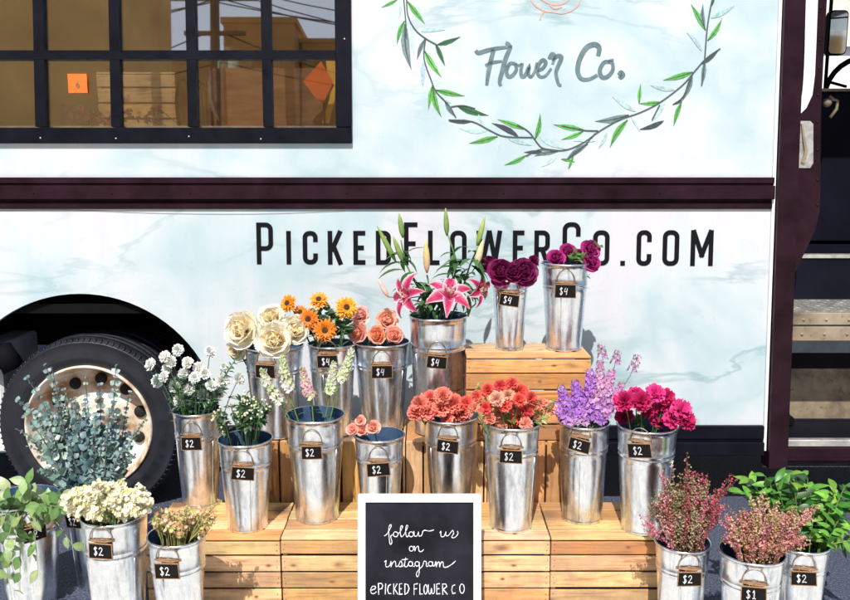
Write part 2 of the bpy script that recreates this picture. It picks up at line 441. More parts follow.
for (xo, zz, sg) in ((-1,8.1,.5),(-.4,8.1,.6),(.5,8.1,.7),(1,8.1,.5),(0,7.15,.9),(.2,6.3,.5)):
    for sx in (-1, 1):
        b.tube([(xo+sx*u*16, 0, zz - sg*4*u*(1-u)*2) for u in [i/12 for i in range(13)]], .018, 5, (.02,.02,.02))
b.build('wire', M_dark, pt)

M_pinkbrick = mat('painted_brick', (.75,.70,.66), .8)
m = M_pinkbrick
tc = N(m, 'ShaderNodeTexCoord'); br = N(m, 'ShaderNodeTexBrick'); br.inputs['Scale'].default_value = 4
br.inputs['Color1'].default_value = (.80,.72,.68,1); br.inputs['Color2'].default_value = (.74,.60,.55,1); br.inputs['Mortar'].default_value = (.68,.64,.62,1)
mp = N(m, 'ShaderNodeMapping'); mp.inputs['Rotation'].default_value = (R(90), 0, 0)
ln(m, tc.outputs['Object'], mp.inputs[0]); ln(m, mp.outputs[0], br.inputs['Vector']); ln(m, br.outputs[0], P(m).inputs['Base Color'])
t_ = thing('brick_building', (6, 13, 0), 'pale painted brick building seen through the cab', 'building')
b = MB(); b.box((-5, 0, 0), (9, 5, 3.2)); b.build('wall', mat('white_painted_wall', (.80,.80,.80), .7), t_)
b = MB(); b.box((-5.1, -.1, 3.202), (9.1, 5.1, 6.2)); b.build('upper_wall', M_pinkbrick, t_)

# ================================================================ TRUCK
truck = thing('flower_truck', (0, 3.47, 0), 'pale marbled flower truck with dark red trim and painted leaf wreath', 'truck')
TY = 3.47
def tp(mb, name, mt, parent=truck, **k):          # parts given in world x, z and y measured from the truck side
    return mb.build(name, mt, parent, **k)
def side(mb, name, mt, parent=truck):             # parts in the leaning side's own frame
    if parent is truck: return mb.build(name, mt, parent, (0, 0, ZS), (-TILT, 0, 0))
    return mb.build(name, mt, parent)
def SX(px, py): return sp_(px, py)
# key lines in side frame
xr = sp_(765, 300)[0] ; 
w_rail0, w_rail1 = sp_(425, 209)[1], sp_(425, 177.5)[1]
w_low0, w_low1 = sp_(700, 454)[1], sp_(700, 425)[1]
w_top = 2.35
x_left = -3.6
post_x0 = lambda w_: sp_(768, 0)[0]
pxL = sp_(768.5, 300)[0] + .0
pxR = sp_(786.0, 300)[0]
# wheel centre
wc = at(88, 428, TY+.03); WCX, WCZ = wc.x, wc.z
px2m = mpp(TY, WCZ)
RA = 137*px2m; RT = 92*px2m; RR = 63.5*px2m
# lower side panel with the wheel arch cut out
cz = WCZ - ZS
poly = [(x_left, w_rail0), (x_left, w_low0)]
a0 = math.asin(max(-1, (w_low0 - cz)/RA))
steps = 48
for i in range(steps+1):
    a = PI - a0 + (a0 - (PI - a0)) * i/steps
    poly.append((WCX + RA*math.cos(a), cz + RA*math.sin(a)))
poly += [(pxL, w_low0), (pxL, w_rail0)]
b = MB(); b.prism(poly[::-1], 0, .025); side(b, 'side_panel', M_panel)
# upper side panel around the window opening
gx1 = sp_(336, 90)[0]; gw0 = sp_(200, 128)[1]; gx0 = -3.0; gw1 = sp_(200, -62)[1]
b = MB()
xs = [x_left, gx0, gx1, pxL]; ws = [w_rail1, gw0, gw1, w_top]
for i in range(3):
    for j in range(3):
        if i == 1 and j == 1: continue
        b.add([(xs[i],0,ws[j]),(xs[i+1],0,ws[j]),(xs[i+1],0,ws[j+1]),(xs[i],0,ws[j+1])], [(0,1,2,3)])
        b.add([(xs[i],.025,ws[j]),(xs[i+1],.025,ws[j]),(xs[i+1],.025,ws[j+1]),(xs[i],.025,ws[j+1])], [(3,2,1,0)])
side(b, 'side_panel', M_panel)
# belt rail: stepped profile
def hrail(name, x0, x1, w0, w1, mt, bands):
    b = MB(); H = w1-w0
    for (a, c_, d) in bands: b.box((x0, -d, w0+H*a), (x1, .02, w0+H*c_), bev=.0025)
    return side(b, name, mt)
hrail('belt_rail', x_left, pxL-.002, w_rail0, w_rail1, M_trim, [(0,.22,.012),(.22,.30,.006),(.30,.74,.030),(.74,.80,.014),(.80,1,.020)])
x_arch_r = WCX + math.sqrt(max(0, RA*RA - (w_low1-cz)**2)) + .01
hrail('lower_rail', x_arch_r, pxL-.002, w_low0, w_low1, M_navy, [(0,.45,.028),(.45,.55,.012),(.55,1,.020)])
# rivets along rail and seams
for x in [i*.32 for i in range(-9, 4)]:
    if x < pxL:
        b = MB(); b.ball((x, -.030, w_rail0 + (w_rail1-w_rail0)*.5), .0045, n=6, m=4); side(b, 'rivet', M_trim)
# door post
def lineposts(pa, pb, pc, pd): return [sp_(*q) for q in (pa, pb, pc, pd)]
b = MB()
q = [sp_(765.5, 466), sp_(784, 466), sp_(803.5-0.5, -40), sp_(783, -40)]
b.prism(q, -.035, .05); side(b, 'door_post', M_trim)
b = MB(); q = [sp_(762.2, 450), sp_(765.0, 450), sp_(782.5, -40), sp_(779.5, -40)]
b.prism(q, -.012, .02); side(b, 'edge_trim', M_white)
# --- website lettering
def arcp(cx, cy, rx, ry, a0, a1, n=7): return [(cx + rx*math.cos(R(a0+(a1-a0)*i/n)), cy + ry*math.sin(R(a0+(a1-a0)*i/n))) for i in range(n+1)]
def glyph(ch, W, H, t):                        # centre-line strokes, origin bottom left
    h = t/2; x0, x1, y0, y1 = h, W-h, h, H-h; r = min(W, H)*.30; mid = H*.5
    if ch == 'I': return [[(W/2, 0), (W/2, H)]]
    if ch == 'L': return [[(x0, H), (x0, y0), (W, y0)]]
    if ch == 'E': return [[(W, y1), (x0, y1), (x0, y0), (W, y0)], [(x0, mid), (W*.88, mid)]]
    if ch == 'F': return [[(W, y1), (x0, y1), (x0, 0)], [(x0, mid), (W*.86, mid)]]
    if ch == 'O': return ['c'] + [arcp(x1-r, y1-r, r, r, 0, 90) + arcp(x0+r, y1-r, r, r, 90, 180) + arcp(x0+r, y0+r, r, r, 180, 270) + arcp(x1-r, y0+r, r, r, 270, 360)]
    if ch == 'C': return [[(x1, H*.67)] + arcp(x1-r, y1-r, r, r, 0, 90) + arcp(x0+r, y1-r, r, r, 90, 180) + arcp(x0+r, y0+r, r, r, 180, 270) + arcp(x1-r, y0+r, r, r, 270, 360) + [(x1, H*.33)]]
    if ch == 'D': return ['c'] + [[(x0, y0), (x0, y1)] + arcp(x1-r, y1-r, r, r, 90, 0) + arcp(x1-r, y0+r, r, r, 0, -90)]
    if ch == 'P': return [[(x0, 0), (x0, y1)] + arcp(x1-r, y1-r, r, r, 90, 0) + arcp(x1-r, H*.38+r, r, r, 0, -90) + [(x0, H*.38)]]
    if ch == 'R': return [[(x0, 0), (x0, y1)] + arcp(x1-r, y1-r, r, r, 90, 0) + arcp(x1-r, H*.46+r, r, r, 0, -90) + [(x0, H*.46)], [(W*.52, H*.46), (x1+.1*t, 0)]]
    if ch == 'K': return [[(x0, 0), (x0, H)], [(x1, H), (x0+t*.3, H*.40)], [(W*.38, H*.56), (x1+.05*t, 0)]]
    if ch == 'W': return [[(x0, H), (W*.29, 0)], [(W*.24, 0), (W*.5, H)], [(W*.5, H), (W*.76, 0)], [(W*.71, 0), (x1, H)]]
    if ch == 'M': return [[(x0, 0), (x0, H)], [(x1, 0), (x1, H)], [(x0, H), (W*.53, H*.25)], [(W*.47, H*.25), (x1, H)]]
    if ch == '.': return [[(W/2, 0), (W/2, t*1.05)]]
LT = [('P',257,273.5,1),('I',286.5,291.5,0),('C',303,318,0),('K',328,343,0),('E',353.5,365.5,0),('D',376,391,0),('F',404,417.5,1),('L',428,439.5,0),('O',450,466.5,0),
      ('W',476,502,0),('E',512.5,524,0),('R',534,549.5,0),('C',562,580,1),('O',592.5,609,0),('.',619.5,625.5,0),('C',636,651,0),('O',662,678.5,0),('M',690,712.5,0)]
b = MB()
for ch, a, c_, big in LT:
    f = (a-257)/455
    yb = 264.2 + 1.8*f; yt = (222.5 if big else 231.0) + (-0.5*f if big else -1.0*f)
    X0, W0 = sp_(a, yb); X1, _ = sp_(c_, yb); _, W1 = sp_(a, yt)
    t = 4.5*px2m*1.0
    gl_ = glyph(ch, X1-X0, W1-W0, t); closed = False
    if gl_[0] == 'c': closed = True; gl_ = gl_[1:]
    for k_s, st in enumerate(gl_): b.ribbon([(X0+x, W0+y) for x, y in st], t, -.0025-.00015*k_s, .001, closed=closed)
side(b, 'website_lettering', M_black)
# --- script lettering, traced strokes in two zoomed crops
SCW = 1.35
def cA(X, Y): return sp_(370+X/3.333, Y/3.333)
def cB(X, Y): return sp_(550+X/3.333, Y/3.333)
def smooth_pts(p, k=4):
    if len(p) < 3: return p
    out_ = []
    for i in range(len(p)-1):
        p0, p1, p2, p3 = p[max(i-1,0)], p[i], p[i+1], p[min(i+2, len(p)-1)]
        for j in range(k):
            t = j/k
            out_.append(tuple(.5*((2*p1[d]) + (-p0[d]+p2[d])*t + (2*p0[d]-5*p1[d]+4*p2[d]-p3[d])*t*t + (-p0[d]+3*p1[d]-3*p2[d]+p3[d])*t**3) for d in (0,1)))
    out_.append(tuple(p[-1])); return out_
M_script = vary(mat('grey_teal_script_paint', (.10,.16,.18), .5), (.10,.16,.18), .35, 26, None, 0)
b = MB()
for fn, pts, wdt in [
    (cA, [(352,168),(362,176),(390,168),(430,160),(474,156)], 9), (cA, [(452,142),(462,148),(470,158)], 8),
    (cA, [(412,166),(402,205),(393,250),(389,284)], 10), (cA, [(384,218),(410,208),(440,204)], 7),
    (cA, [(468,158),(452,195),(440,240),(432,272),(436,286)], 10),
    (cA, [(482,212),(466,212),(455,236),(460,254),(474,252),(488,232),(484,214),(494,218),(506,214)], 8),
    (cA, [(508,210),(503,235),(506,254),(518,250),(530,222),(528,246),(536,256),(548,240),(556,208)], 8),
    (cA, [(556,236),(575,228),(586,210),(576,200),(562,216),(558,242),(568,256),(586,252),(604,228)], 8),
    (cB, [(-4,196),(6,180),(16,188),(8,214)], 8), (cB, [(6,200),(26,186),(38,192),(28,218),(20,244),(28,280),(38,284)], 9),
    (cB, [(160,186),(164,160),(148,148),(120,160),(98,200),(92,238),(104,262),(130,264),(158,250)], 11),
    (cB, [(200,206),(180,208),(166,234),(172,256),(190,256),(208,236),(208,212),(196,204),(212,200)], 9),
    (cB, [(229,250),(236,242),(243,250),(236,258),(230,252)], 10)]:
    q = smooth_pts([fn(*p) for p in pts])
    ww = [wdt/3.333*px2m*SCW*(.72 + .38*math.sin(PI*min(1, .15+i/len(q)))) for i in range(len(q))]
    b.ribbon(q, ww, -.0022, .001)
side(b, 'script_lettering', M_script)
# --- rose outline at the top
M_rosel = mat('faded_pink_paint', (.52,.34,.30), .6)
b = MB()
for fn, pts in [(cA, [(528,-20),(545,12),(580,36),(610,40),(640,44),(668,36),(692,18),(702,-10)]), (cA, [(582,36),(572,48),(567,66)]),
                (cA, [(560,-10),(590,8),(620,16),(650,8),(670,-12)]), (cA, [(600,16),(616,28),(640,22)])]:
    b.ribbon(smooth_pts([fn(*p) for p in pts]), 5/3.333*px2m, -.002, .001)
side(b, 'rose_outline', M_rosel)
# --- painted wreath
M_wl = mat('wreath_paint', (.1,.2,.1), .6)
a_ = N(M_wl, 'ShaderNodeAttribute'); a_.attribute_name = 'Col'
vv = ramp(M_wl, noise(M_wl, 70, 4, vec=(1,1,1)), [(.35, .75), (.62, 1.12)])
ln(M_wl, mix(M_wl, 1.0, a_.outputs['Color'], vv, 'MULTIPLY'), P(M_wl).inputs['Base Color'])
GR = (.085,.34,.065); DG = (.025,.12,.045); DK = (.035,.045,.06); GY = (.12,.19,.20); PL = (.36,.52,.54)
leaves = [(cA,125,5,183,80,GR),(cA,90,0,38,25,GR),(cA,115,70,90,148,GR),(cA,118,80,138,232,GY),(cA,183,130,157,200,GY),(cA,222,150,302,122,DG),
 (cA,218,145,250,220,DG),(cA,182,170,238,258,GR),(cA,180,200,176,295,PL),(cA,208,285,195,365,GR),(cA,210,290,238,390,GR),(cA,220,300,315,320,GR),
 (cA,250,340,285,390,GY),(cA,290,353,395,385,DG),(cA,340,405,263,405,DK),(cA,425,455,330,478,GR),(cA,390,435,300,428,PL),(cA,510,430,425,398,GR),
 (cA,495,455,405,410,DK),(cA,550,465,567,378,GR),(cA,580,508,512,508,DK),(cA,520,518,448,550,GR),(cA,625,505,548,520,GY),(cA,625,515,570,556,PL),
 (cA,140,105,148,180,PL),(cA,170,105,250,100,PL),(cA,240,320,270,345,PL),(cA,430,462,425,520,PL),(cA,460,462,540,485,PL),(cA,565,455,640,495,PL),(cA,360,380,380,430,PL),
 (cA,100,10,95,60,PL),(cA,160,20,175,60,PL),
 (cB,110,432,12,415,GR),(cB,110,438,38,465,GR),(cB,262,383,150,404,GY),(cB,285,372,208,322,PL),(cB,297,345,302,280,GR),(cB,370,340,297,345,GR),
 (cB,415,300,335,285,PL),(cB,385,335,340,405,PL),(cB,258,400,200,492,GR),(cB,380,402,295,432,DK),(cB,475,240,378,267,GR),(cB,474,248,440,336,GY),
 (cB,440,335,408,349,DK),(cB,438,340,412,420,GR),(cB,518,100,470,15,GR),(cB,515,92,510,14,GY),(cB,525,135,573,62,GR),(cB,505,170,455,108,PL),
 (cB,535,60,615,18,PL),(cB,515,205,505,288,GY),(cB,125,480,50,537,GY),(cB,38,530,82,540,GR),(cB,62,562,80,515,GR),(cB,190,440,160,495,PL),
 (cB,0,470,60,500,PL),(cB,270,390,300,440,PL),(cB,150,470,80,470,PL),(cB,500,215,565,162,DK),(cB,545,-20,540,20,DG)]
stems = [(cA,[(122,-10),(126,50),(150,98),(185,128),(218,147)]),(cA,[(112,-5),(118,60),(122,130)]),(cA,[(185,130),(180,195),(205,270),(222,308),(262,350),(286,392)]),(cA,[(270,356),(310,352),(350,362)]),
 (cA,[(262,400),(340,405),(400,435),(450,455),(545,458)]),(cA,[(490,415),(530,440),(560,480),(580,495),(633,502)]),(cA,[(520,520),(560,500),(600,498)]),
 (cB,[(0,503),(60,498),(120,470),(160,440),(230,400),(300,375),(365,342),(440,285),(480,240),(520,195),(567,162)]),(cB,[(40,420),(110,434),(160,436)]),
 (cB,[(505,285),(515,200),(522,110),(532,40),(545,-20)]),(cB,[(365,350),(340,400)]),(cB,[(470,250),(445,320),(410,348)]),(cB,[(60,530),(110,490),(150,445)])]
b = MB()
lf = [(0,.0),(.12,.55),(.35,1.0),(.6,.85),(.85,.35),(1,0.0)]
for i, (fn, x0, y0, x1, y1, c) in enumerate(leaves):
    A = Vector(fn(x0, y0)); B = Vector(fn(x1, y1)); d = B-A; nn = Vector((-d.y, d.x)).normalized()
    wd = max(.0055, d.length*.095)*(1.0 if c is not PL else .9)
    bw = nn*d.length*rnd.uniform(-.07, .07)
    ctr = [A + d*u + bw*math.sin(PI*u) for u, _ in lf]
    poly = [tuple(ctr[k] + nn*wd*lf[k][1]) for k in range(6)] + [tuple(ctr[k] - nn*wd*lf[k][1]) for k in range(4, 0, -1)]
    yo = -.0012 - .00002*i
    b.prism(poly, yo, .001, jit(c, .15))
    if c in (GR, DG, GY):
        b.ribbon([tuple(p) for p in ctr], [wd*.5*(1-.8*k/5) for k in range(6)], yo-.0003, .001, tuple(x*.30 for x in c))
for i, (fn, pts) in enumerate(stems):
    q = smooth_pts([fn(*p) for p in pts]); b.ribbon(q, 1.15*px2m, -.0031-.00003*i, .001, (.045,.07,.06))
side(b, 'leaf_wreath', M_wl)
b = MB(); b.ribbon(smooth_pts([sp_(*q) for q in ((-60,212),(60,210),(150,213),(250,214),(345,211))]), .003, -.0016, .001)
side(b, 'panel_crease', mat('crease_grey', (.30,.30,.32), .6))
# --- serving window
wi = MB()
fx1 = sp_(352, 120)[0]; fw0 = sp_(200, 143.5)[1]
wi.box((gx0-.08, -.022, fw0), (fx1, .02, gw0), bev=.003)
wi.box((gx0-.08, -.022, gw1), (fx1, .02, gw1+.08), bev=.003)
wi.box((gx1, -.0222, gw0+.001), (fx1, .02, gw1-.001), bev=.003)
win = side(wi, 'window', M_navy)
b = MB()
for (xa, xb) in ((33.5,45),(109,120),(185.5,196),(260.5,271)):
    q = [sp_(xa+3.5, 127), sp_(xb+2.5, 127), sp_(xb-1.5, -55), sp_(xa-.5, -55)]
    b.prism(q, -.0165, .016)
mw0, mw1 = sp_(200, 60)[1], sp_(200, 51)[1]
b.box((gx0, -.0175, mw0), (gx1, .017, mw1))
q = [sp_(-40, 127), sp_(-30, 127), sp_(-36, -55), sp_(-46, -55)]; b.prism(q, -.0165, .016)
q = [sp_(-118, 127), sp_(-107, 127), sp_(-115, -55), sp_(-125, -55)]; b.prism(q, -.0165, .016)
b.build('muntins', M_navy, win)
b = MB(); b.box((gx0, .004, gw0), (gx1, .009, gw1)); b.build('glazing', M_glass, win)
b = MB()
for px, py in ((43,138.5),(190.5,137),(118,139),(262,139.5),(345,40)):
    x_, w_ = sp_(px, py); b.ball((x_, -.023, w_), .004, n=8, m=4)
b.build('bolts', M_plate, win)
b = MB(); b.box((gx0, .03, gw0+.0), (gx1+.02, .05, gw0+.012)); b.build('inner_sill', M_plate, win)

# --- body shell: roof, far wall, floor, ends
DEP = 2.15; ZF = 1.07
b = MB()
ztop = ZS + w_top*math.cos(TILT)
b.box((x_left, .13, ztop-.03), (3.0, DEP, ztop+.04)); b.box((x_left+.02, .02, ztop-.02), (3.0-.02, .13, ztop+.03))
tp(b, 'roof', M_panel)
b = MB()
b.box((x_left, DEP-.03, .55), (1.9, DEP, ztop-.035))
b.box((1.902, DEP-.03, .55), (3.0, DEP, 1.84)); b.box((1.902, DEP-.03, 2.58), (3.0, DEP, ztop-.035))
tp(b, 'far_side_panel', M_panel)
b = MB(); b.box((x_left-.03, .05, .5), (x_left, DEP, ztop-.04)); tp(b, 'rear_panel', M_panel)
b = MB(); b.box((3.0, .03, .4), (3.03, DEP, 1.7)); b.box((3.0, .03, 2.55), (3.03, DEP, ztop-.04)); tp(b, 'front_panel', M_panel)
b = MB(); b.box((3.004, .06, 1.71), (3.012, DEP-.03, 2.54)); tp(b, 'windscreen', M_glass)
M_intwall = vary(mat('interior_lining', (.60,.42,.20), .7), (.62,.43,.20), .25, 3)
b = MB(); b.box((x_left+.01, 1.25, ZF), (1.34, 1.28, ztop-.04)); tp(b, 'interior_lining', M_intwall)
b = MB(); b.box((1.345, .12, ZF-.2), (1.365, DEP-.04, ztop-.04)); tp(b, 'cab_bulkhead', M_inter)
b = MB(); b.box((x_left, .06, .86), (1.43, DEP-.035, .90)); tp(b, 'cargo_floor', M_dark)
wsh = ZS + gw0*math.cos(TILT)
b = MB(); b.box((x_left+.02, .14, wsh-.045), (1.30, .80, wsh-.012)); tp(b, 'counter', M_intwall)
b = MB()
b.box((x_left, .55, .62), (3.0, .68, .80)); b.box((x_left, 1.5, .62), (3.0, 1.63, .80))
for x in (-3.3, -2.5, -.9, 0, 1.0, 2.4): b.box((x, .68, .66), (x+.08, 1.5, .78))
b.tube([(WCX, .1, WCZ), (WCX, 2.0, WCZ)], .06, 12); b.ball((WCX, 1.07, WCZ), .2, n=12, m=8)
tp(b, 'chassis_frame', M_dark)
# wheel house liner
b = MB(); n_ = 24
vs = []
for i in range(n_+1):
    a = PI*i/n_
    for y in (.10, .62): vs.append((WCX + (RA+.035)*math.cos(a), y, WCZ + (RA+.035)*math.sin(a)))
b.add(vs, [(2*i, 2*i+1, 2*i+3, 2*i+2) for i in range(2, n_-4)], smooth=True)
b.box((WCX-.25, .625, WCZ+.22), (WCX+.62, .66, WCZ+RA)); tp(b, 'wheel_house', M_dark)
b = MB(); b.box((-3.0, .13, .22), (WCX-RT-.012, .50, at(10,346,TY+.13).z), bev=.012)
tp(b, 'bright_patch_box', M_white)  # white box made up to show as the bright patch beside the wheel
b = MB(); q0 = at(-25, 385, TY+.12); b.tube([(WCX-.52, .1, WCZ+.28), (WCX-.36, .1, WCZ+.30), (WCX-.33, .1, WCZ+.24)], [.05,.06,.05], 10); tp(b, 'mud_flap_bracket', M_dark)
# wheel
wheel = bpy.data.objects.new('wheel', None); COL.objects.link(wheel); wheel.parent = truck; wheel.location = (WCX, .03, WCZ); wheel.empty_display_size = .1
def tyre(y0, name):
    b = MB(); T = .21
    pr = [(RR*.985, y0+.025), (RR*1.02, y0+.006), (RR*1.08, y0-.004), (RR*1.12, y0-.003), (RR*1.135, y0-.006), (RR*1.16, y0-.004), (RR*1.25, y0-.008), (RT*.945, y0+.002), (RT*.952, y0-.001), (RT*.965, y0+.006), (RT*.985, y0+.018)]
    for k in range(4):
        yy = y0+.03+k*.042
        pr += [(RT, yy), (RT, yy+.028), (RT-.012, yy+.031), (RT-.012, yy+.039)]
    pr += [(RT*.985, y0+T-.018), (RT*.945, y0+T), (RR*1.08, y0+T), (RR*.985, y0+T-.02)]
    b.lathe(pr, 72, ax='y'); b.build(name, M_tyre, wheel)
tyre(0, 'tyre'); tyre(.26, 'tyre')
b = MB()
for k in range(96):
    a = 2*PI*k/96; ca, sa = math.cos(a), math.sin(a)
    b.tube([(RT*.962*ca, .0035, -RT*.962*sa), (RT*.985*ca, .012, -RT*.985*sa), (RT*.992*ca, .022, -RT*.992*sa)], .0035, 4)
b.build('tread_shoulder', M_tyre, wheel)
b = MB()
b.lathe([(RR*1.015, .010), (RR*1.0, -.004), (RR*.975, -.002), (RR*.965, .012), (RR*.93, .035), (RR*.90, .085), (RR*.86, .115), (RR*.80, .128), (RR*.55, .120), (RR*.45, .10), (RR*.36, .085), (RR*.30, .08)], 64, ax='y')
b.build('rim', M_rim, wheel)
for k in range(10):
    a = 2*PI*k/10 + .2; cx_, cz_ = RR*.70*math.cos(a), RR*.70*math.sin(a); b = MB()
    b.lathe([(.0001, .113), (.024, .113), (.026, .118), (.026, .135)], 16, (cx_, 0, cz_), 'y'); b.build('rim_hole_disc', M_hole, wheel)
b = MB()
b.lathe([(RR*.31, .085), (RR*.30, .03), (RR*.26, .005), (RR*.22, .0), (RR*.20, -.01), (.0005, -.012)], 24, ax='y')
b.build('hub', M_rim, wheel)
for k in range(6):
    b = MB(); a = 2*PI*k/6 + .3; b.lathe([(.0002, .055), (.013, .056), (.014, .09)], 6, (RR*.40*math.cos(a), 0, RR*.40*math.sin(a)), 'y'); b.build('lug_nut', M_tan, wheel)

# --- cab doorway
def W(px, py, off): p = at(px, py, TY+off); return p.x, p.z
# steps
zt = at_z(820, 312, .87); 
b = MB(); XA, XB = sp_(786, 400)[0], 2.30
b.box((XA-.02, .05, .840), (XB, .40, .866)); 
for i in range(22):
    for j in range(7):
        cx_, cy_ = XA+.015+i*.037, .075+j*.047; s_ = 1 if (i+j) % 2 else -1
        b.add([(cx_-.014*s_, cy_-.010, .8665), (cx_+.002*s_, cy_-.004, .8665), (cx_+.014*s_, cy_+.010, .8665), (cx_-.002*s_, cy_+.004, .8665), (cx_, cy_, .8695)], [(0,1,4),(1,2,4),(2,3,4),(3,0,4)] if s_ > 0 else [(1,0,4),(2,1,4),(3,2,4),(0,3,4)])
st1_ = tp(b, 'step_tread', M_plate)
b = MB(); b.box((XA, .030, .815), (XB, .049, .866), bev=.003); b.box((XA, .036, .745), (XB, .052, .808), bev=.003)
for i in range(9):
    b.lathe([(.0002,-.004),(.006,-.003),(.007,.001)], 8, (XA+.06+i*.095, .030, .838), 'y'); b.lathe([(.0002,-.004),(.006,-.003),(.007,.001)], 8, (XA+.06+i*.095, .036, .775), 'y')
tp(b, 'step_nosing', M_tan)
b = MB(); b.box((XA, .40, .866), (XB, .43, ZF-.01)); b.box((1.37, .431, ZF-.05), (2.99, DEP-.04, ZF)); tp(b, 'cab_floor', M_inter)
b = MB(); b.box((XA, .392, ZF-.012), (XB, .44, ZF+.004)); tp(b, 'floor_edge_strip', M_plate)
b = MB(); b.box((XA-.03, .31, .325), (XB, .33, .56)); b.box((XA-.03, .20, .318), (XA+.05, .309, .40), bev=.004)
tp(b, 'lower_riser', M_tan)
b = MB(); b.box((XA-.03, .311, .561), (XB, .345, .64)); tp(b, 'riser_recess', M_inter)
b = MB(); b.box((XA-.03, .28, .641), (XB, .30, .835)); tp(b, 'upper_riser', vary(mat('grey_blue_paint', (.16,.19,.25), .5), (.17,.21,.28), .35, 9))
b = MB(); b.box((XA-.03, .03, .285), (XB, .31, .316)); tp(b, 'lower_step', M_inter)
b = MB(); b.box((XA-.0, -.006, .296), (XB, .028, .326), bev=.003); tp(b, 'step_lip', M_plate)
b = MB(); b.box((XA-.0, -.012, .225), (XB+.7, .03, .294), bev=.004); b.box((XA, -.02, .24), (XB+.7, -.0125, .25)); tp(b, 'door_sill', M_trim)
b = MB(); b.box((XA+.055, .18, .327), (XA+.12, .26, .37), bev=.006); b.box((XA+.06, .26, .35), (XA+.105, .308, .42), bev=.006); tp(b, 'step_bracket', M_dark)
b = MB(); x0_, z0_ = W(786.5, 430, .03); b.box((XA+.002, .055, .335), (XA+.030, .075, .742), bev=.002)
for i in range(6): b.lathe([(.0002,-.003),(.004,-.002),(.005,.001)], 8, (XA+.016, .055, .37+i*.065), 'y')
tp(b, 'jamb_strip', M_tan)
b = MB(); b.box((XB, -.0, .30), (3.0, .028, ztop-.05)); tp(b, 'front_side_panel', M_panel)
b = MB(); b.box((XB-.02, .05, .30), (XB, .42, .9)); tp(b, 'step_well_wall', M_tan)
# folded door leaf with rounded window and recessed handle
def Dp(px, py): return sp_(px, py, .07)
outer = [(784,-40),(829.5,-40),(827,0),(823.5,60),(821,110),(820.5,160),(820.5,190),(819.5,212),(816,228),(808,246),(799,264),(790,284),(783,292)]
door_pts = [Dp(*p) for p in outer][::-1]
def side2(mb, name, mt, parent=truck, off=.07):
    if parent is truck: return mb.build(name, mt, parent, (0, off*math.cos(TILT), ZS - off*math.sin(TILT)), (-TILT, 0, 0))
    return mb.build(name, mt, parent)
b = MB(); b.prism(door_pts, 0, .03); door = side2(b, 'door', M_trim)
b = MB(); q = [(802,-40),(819,-40),(817.5,0),(816,40),(814.5,75),(812,95),(806,108),(796,118),(796,112),(799,104),(801.5,90),(803.5,60),(805,0)]
b.prism([Dp(*p) for p in q][::-1], -.004, .001)
M_pane = mat('pale_reflection_pane', (.72,.69,.80), .25); vary(M_pane, (.72,.69,.80), .07, 10, (.2, .35), 0)  # brightness seen in the door glass put into the pane's colour
b.build('door_window', M_pane, door)
b = MB(); q = smooth_pts([(805.5,-40),(803.8,20),(802.8,60),(801,90),(798,104),(794,110)]); b.ribbon([Dp(*p) for p in q], .006, -.008, .001); b.build('window_seal', M_dark, door)
b = MB(); q = [(796,123),(799,121),(810,121),(813,124),(813,163),(810,168),(798,168),(795,165)]
b.prism([Dp(*p) for p in q][::-1], -.003, .001)
hd = b.build('handle', M_plate, door)
b = MB(); q = smooth_pts([(801,124),(803,140),(805,152),(802,163)]); b.ribbon([Dp(*p) for p in q], [.006+.010*(i/len(q)) for i in range(len(q))], -.012, -.003); b.build('handle_lever', M_tan, hd)
b = MB()
for py in (8, 40, 68, 95, 122, 150, 180, 205): x_, w_ = Dp(817.5 if py > 100 else 821-py*.03, py); b.ball((x_, -.001, w_), .006, n=8, m=4, sq=(1,.5,1))
b.build('rivets', M_trim, door)
# dashboard, steering wheel, seat, mirror
dz = at(840, 90, TY+.95).z
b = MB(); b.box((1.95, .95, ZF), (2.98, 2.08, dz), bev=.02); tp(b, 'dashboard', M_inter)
b = MB(); b.box((1.96, .952, dz-.006), (2.97, .975, dz+.008)); tp(b, 'dashboard_trim', M_tan)
c0 = at(862, 92, TY+1.0); b = MB()
b.tube([(c0.x + .19*math.cos(a), 1.0 + .10*math.sin(a)*0, c0.z-.02 + .19*math.sin(a)) for a in [2*PI*i/28 for i in range(29)]], .014, 8, caps=False)
b.tube([(c0.x-.18, 1.0, c0.z-.02), (c0.x+.18, 1.0, c0.z-.02)], .012, 6); b.tube([(c0.x, 1.0, c0.z-.02), (c0.x, 1.25, c0.z-.25)], .02, 8)
tp(b, 'steering_wheel', M_dark)
p0 = at(833, 107, TY+.75); b = MB()
b.tube([(p0.x-.02, .75, p0.z+.05), (p0.x, .75, p0.z+.035), (p0.x+.02, .75, p0.z+.03), (p0.x+.018, .75, p0.z-.01), (p0.x-.01, .75, p0.z-.05)], .008, 8)
b.ball((p0.x-.03, .75, p0.z+.02), .022, n=10, m=6); tp(b, 'gear_knob', M_tan)
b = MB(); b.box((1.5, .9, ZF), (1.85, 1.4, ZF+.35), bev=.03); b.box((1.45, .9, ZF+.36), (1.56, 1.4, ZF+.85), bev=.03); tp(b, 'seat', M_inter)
pm = at(836.5, 33, TY+DEP+.12); k_ = mpp(TY+DEP+.12, 2.2)
mr = MB(); hw, hh = 9.5*k_, 21.5*k_
def rrect(cx, cz, hw, hh, r): return [(cx+sx*(hw-r)+r*math.cos(a), cz+sz*(hh-r)+r*math.sin(a)) for (sx, sz, a0) in ((1,1,0),(-1,1,90),(-1,-1,180),(1,-1,270)) for a in [R(a0+i*18) for i in range(6)]]
mr.prism(rrect(pm.x, pm.z, hw, hh, .03), DEP+.10, DEP+.15); mirror = tp(mr, 'mirror', M_dark)
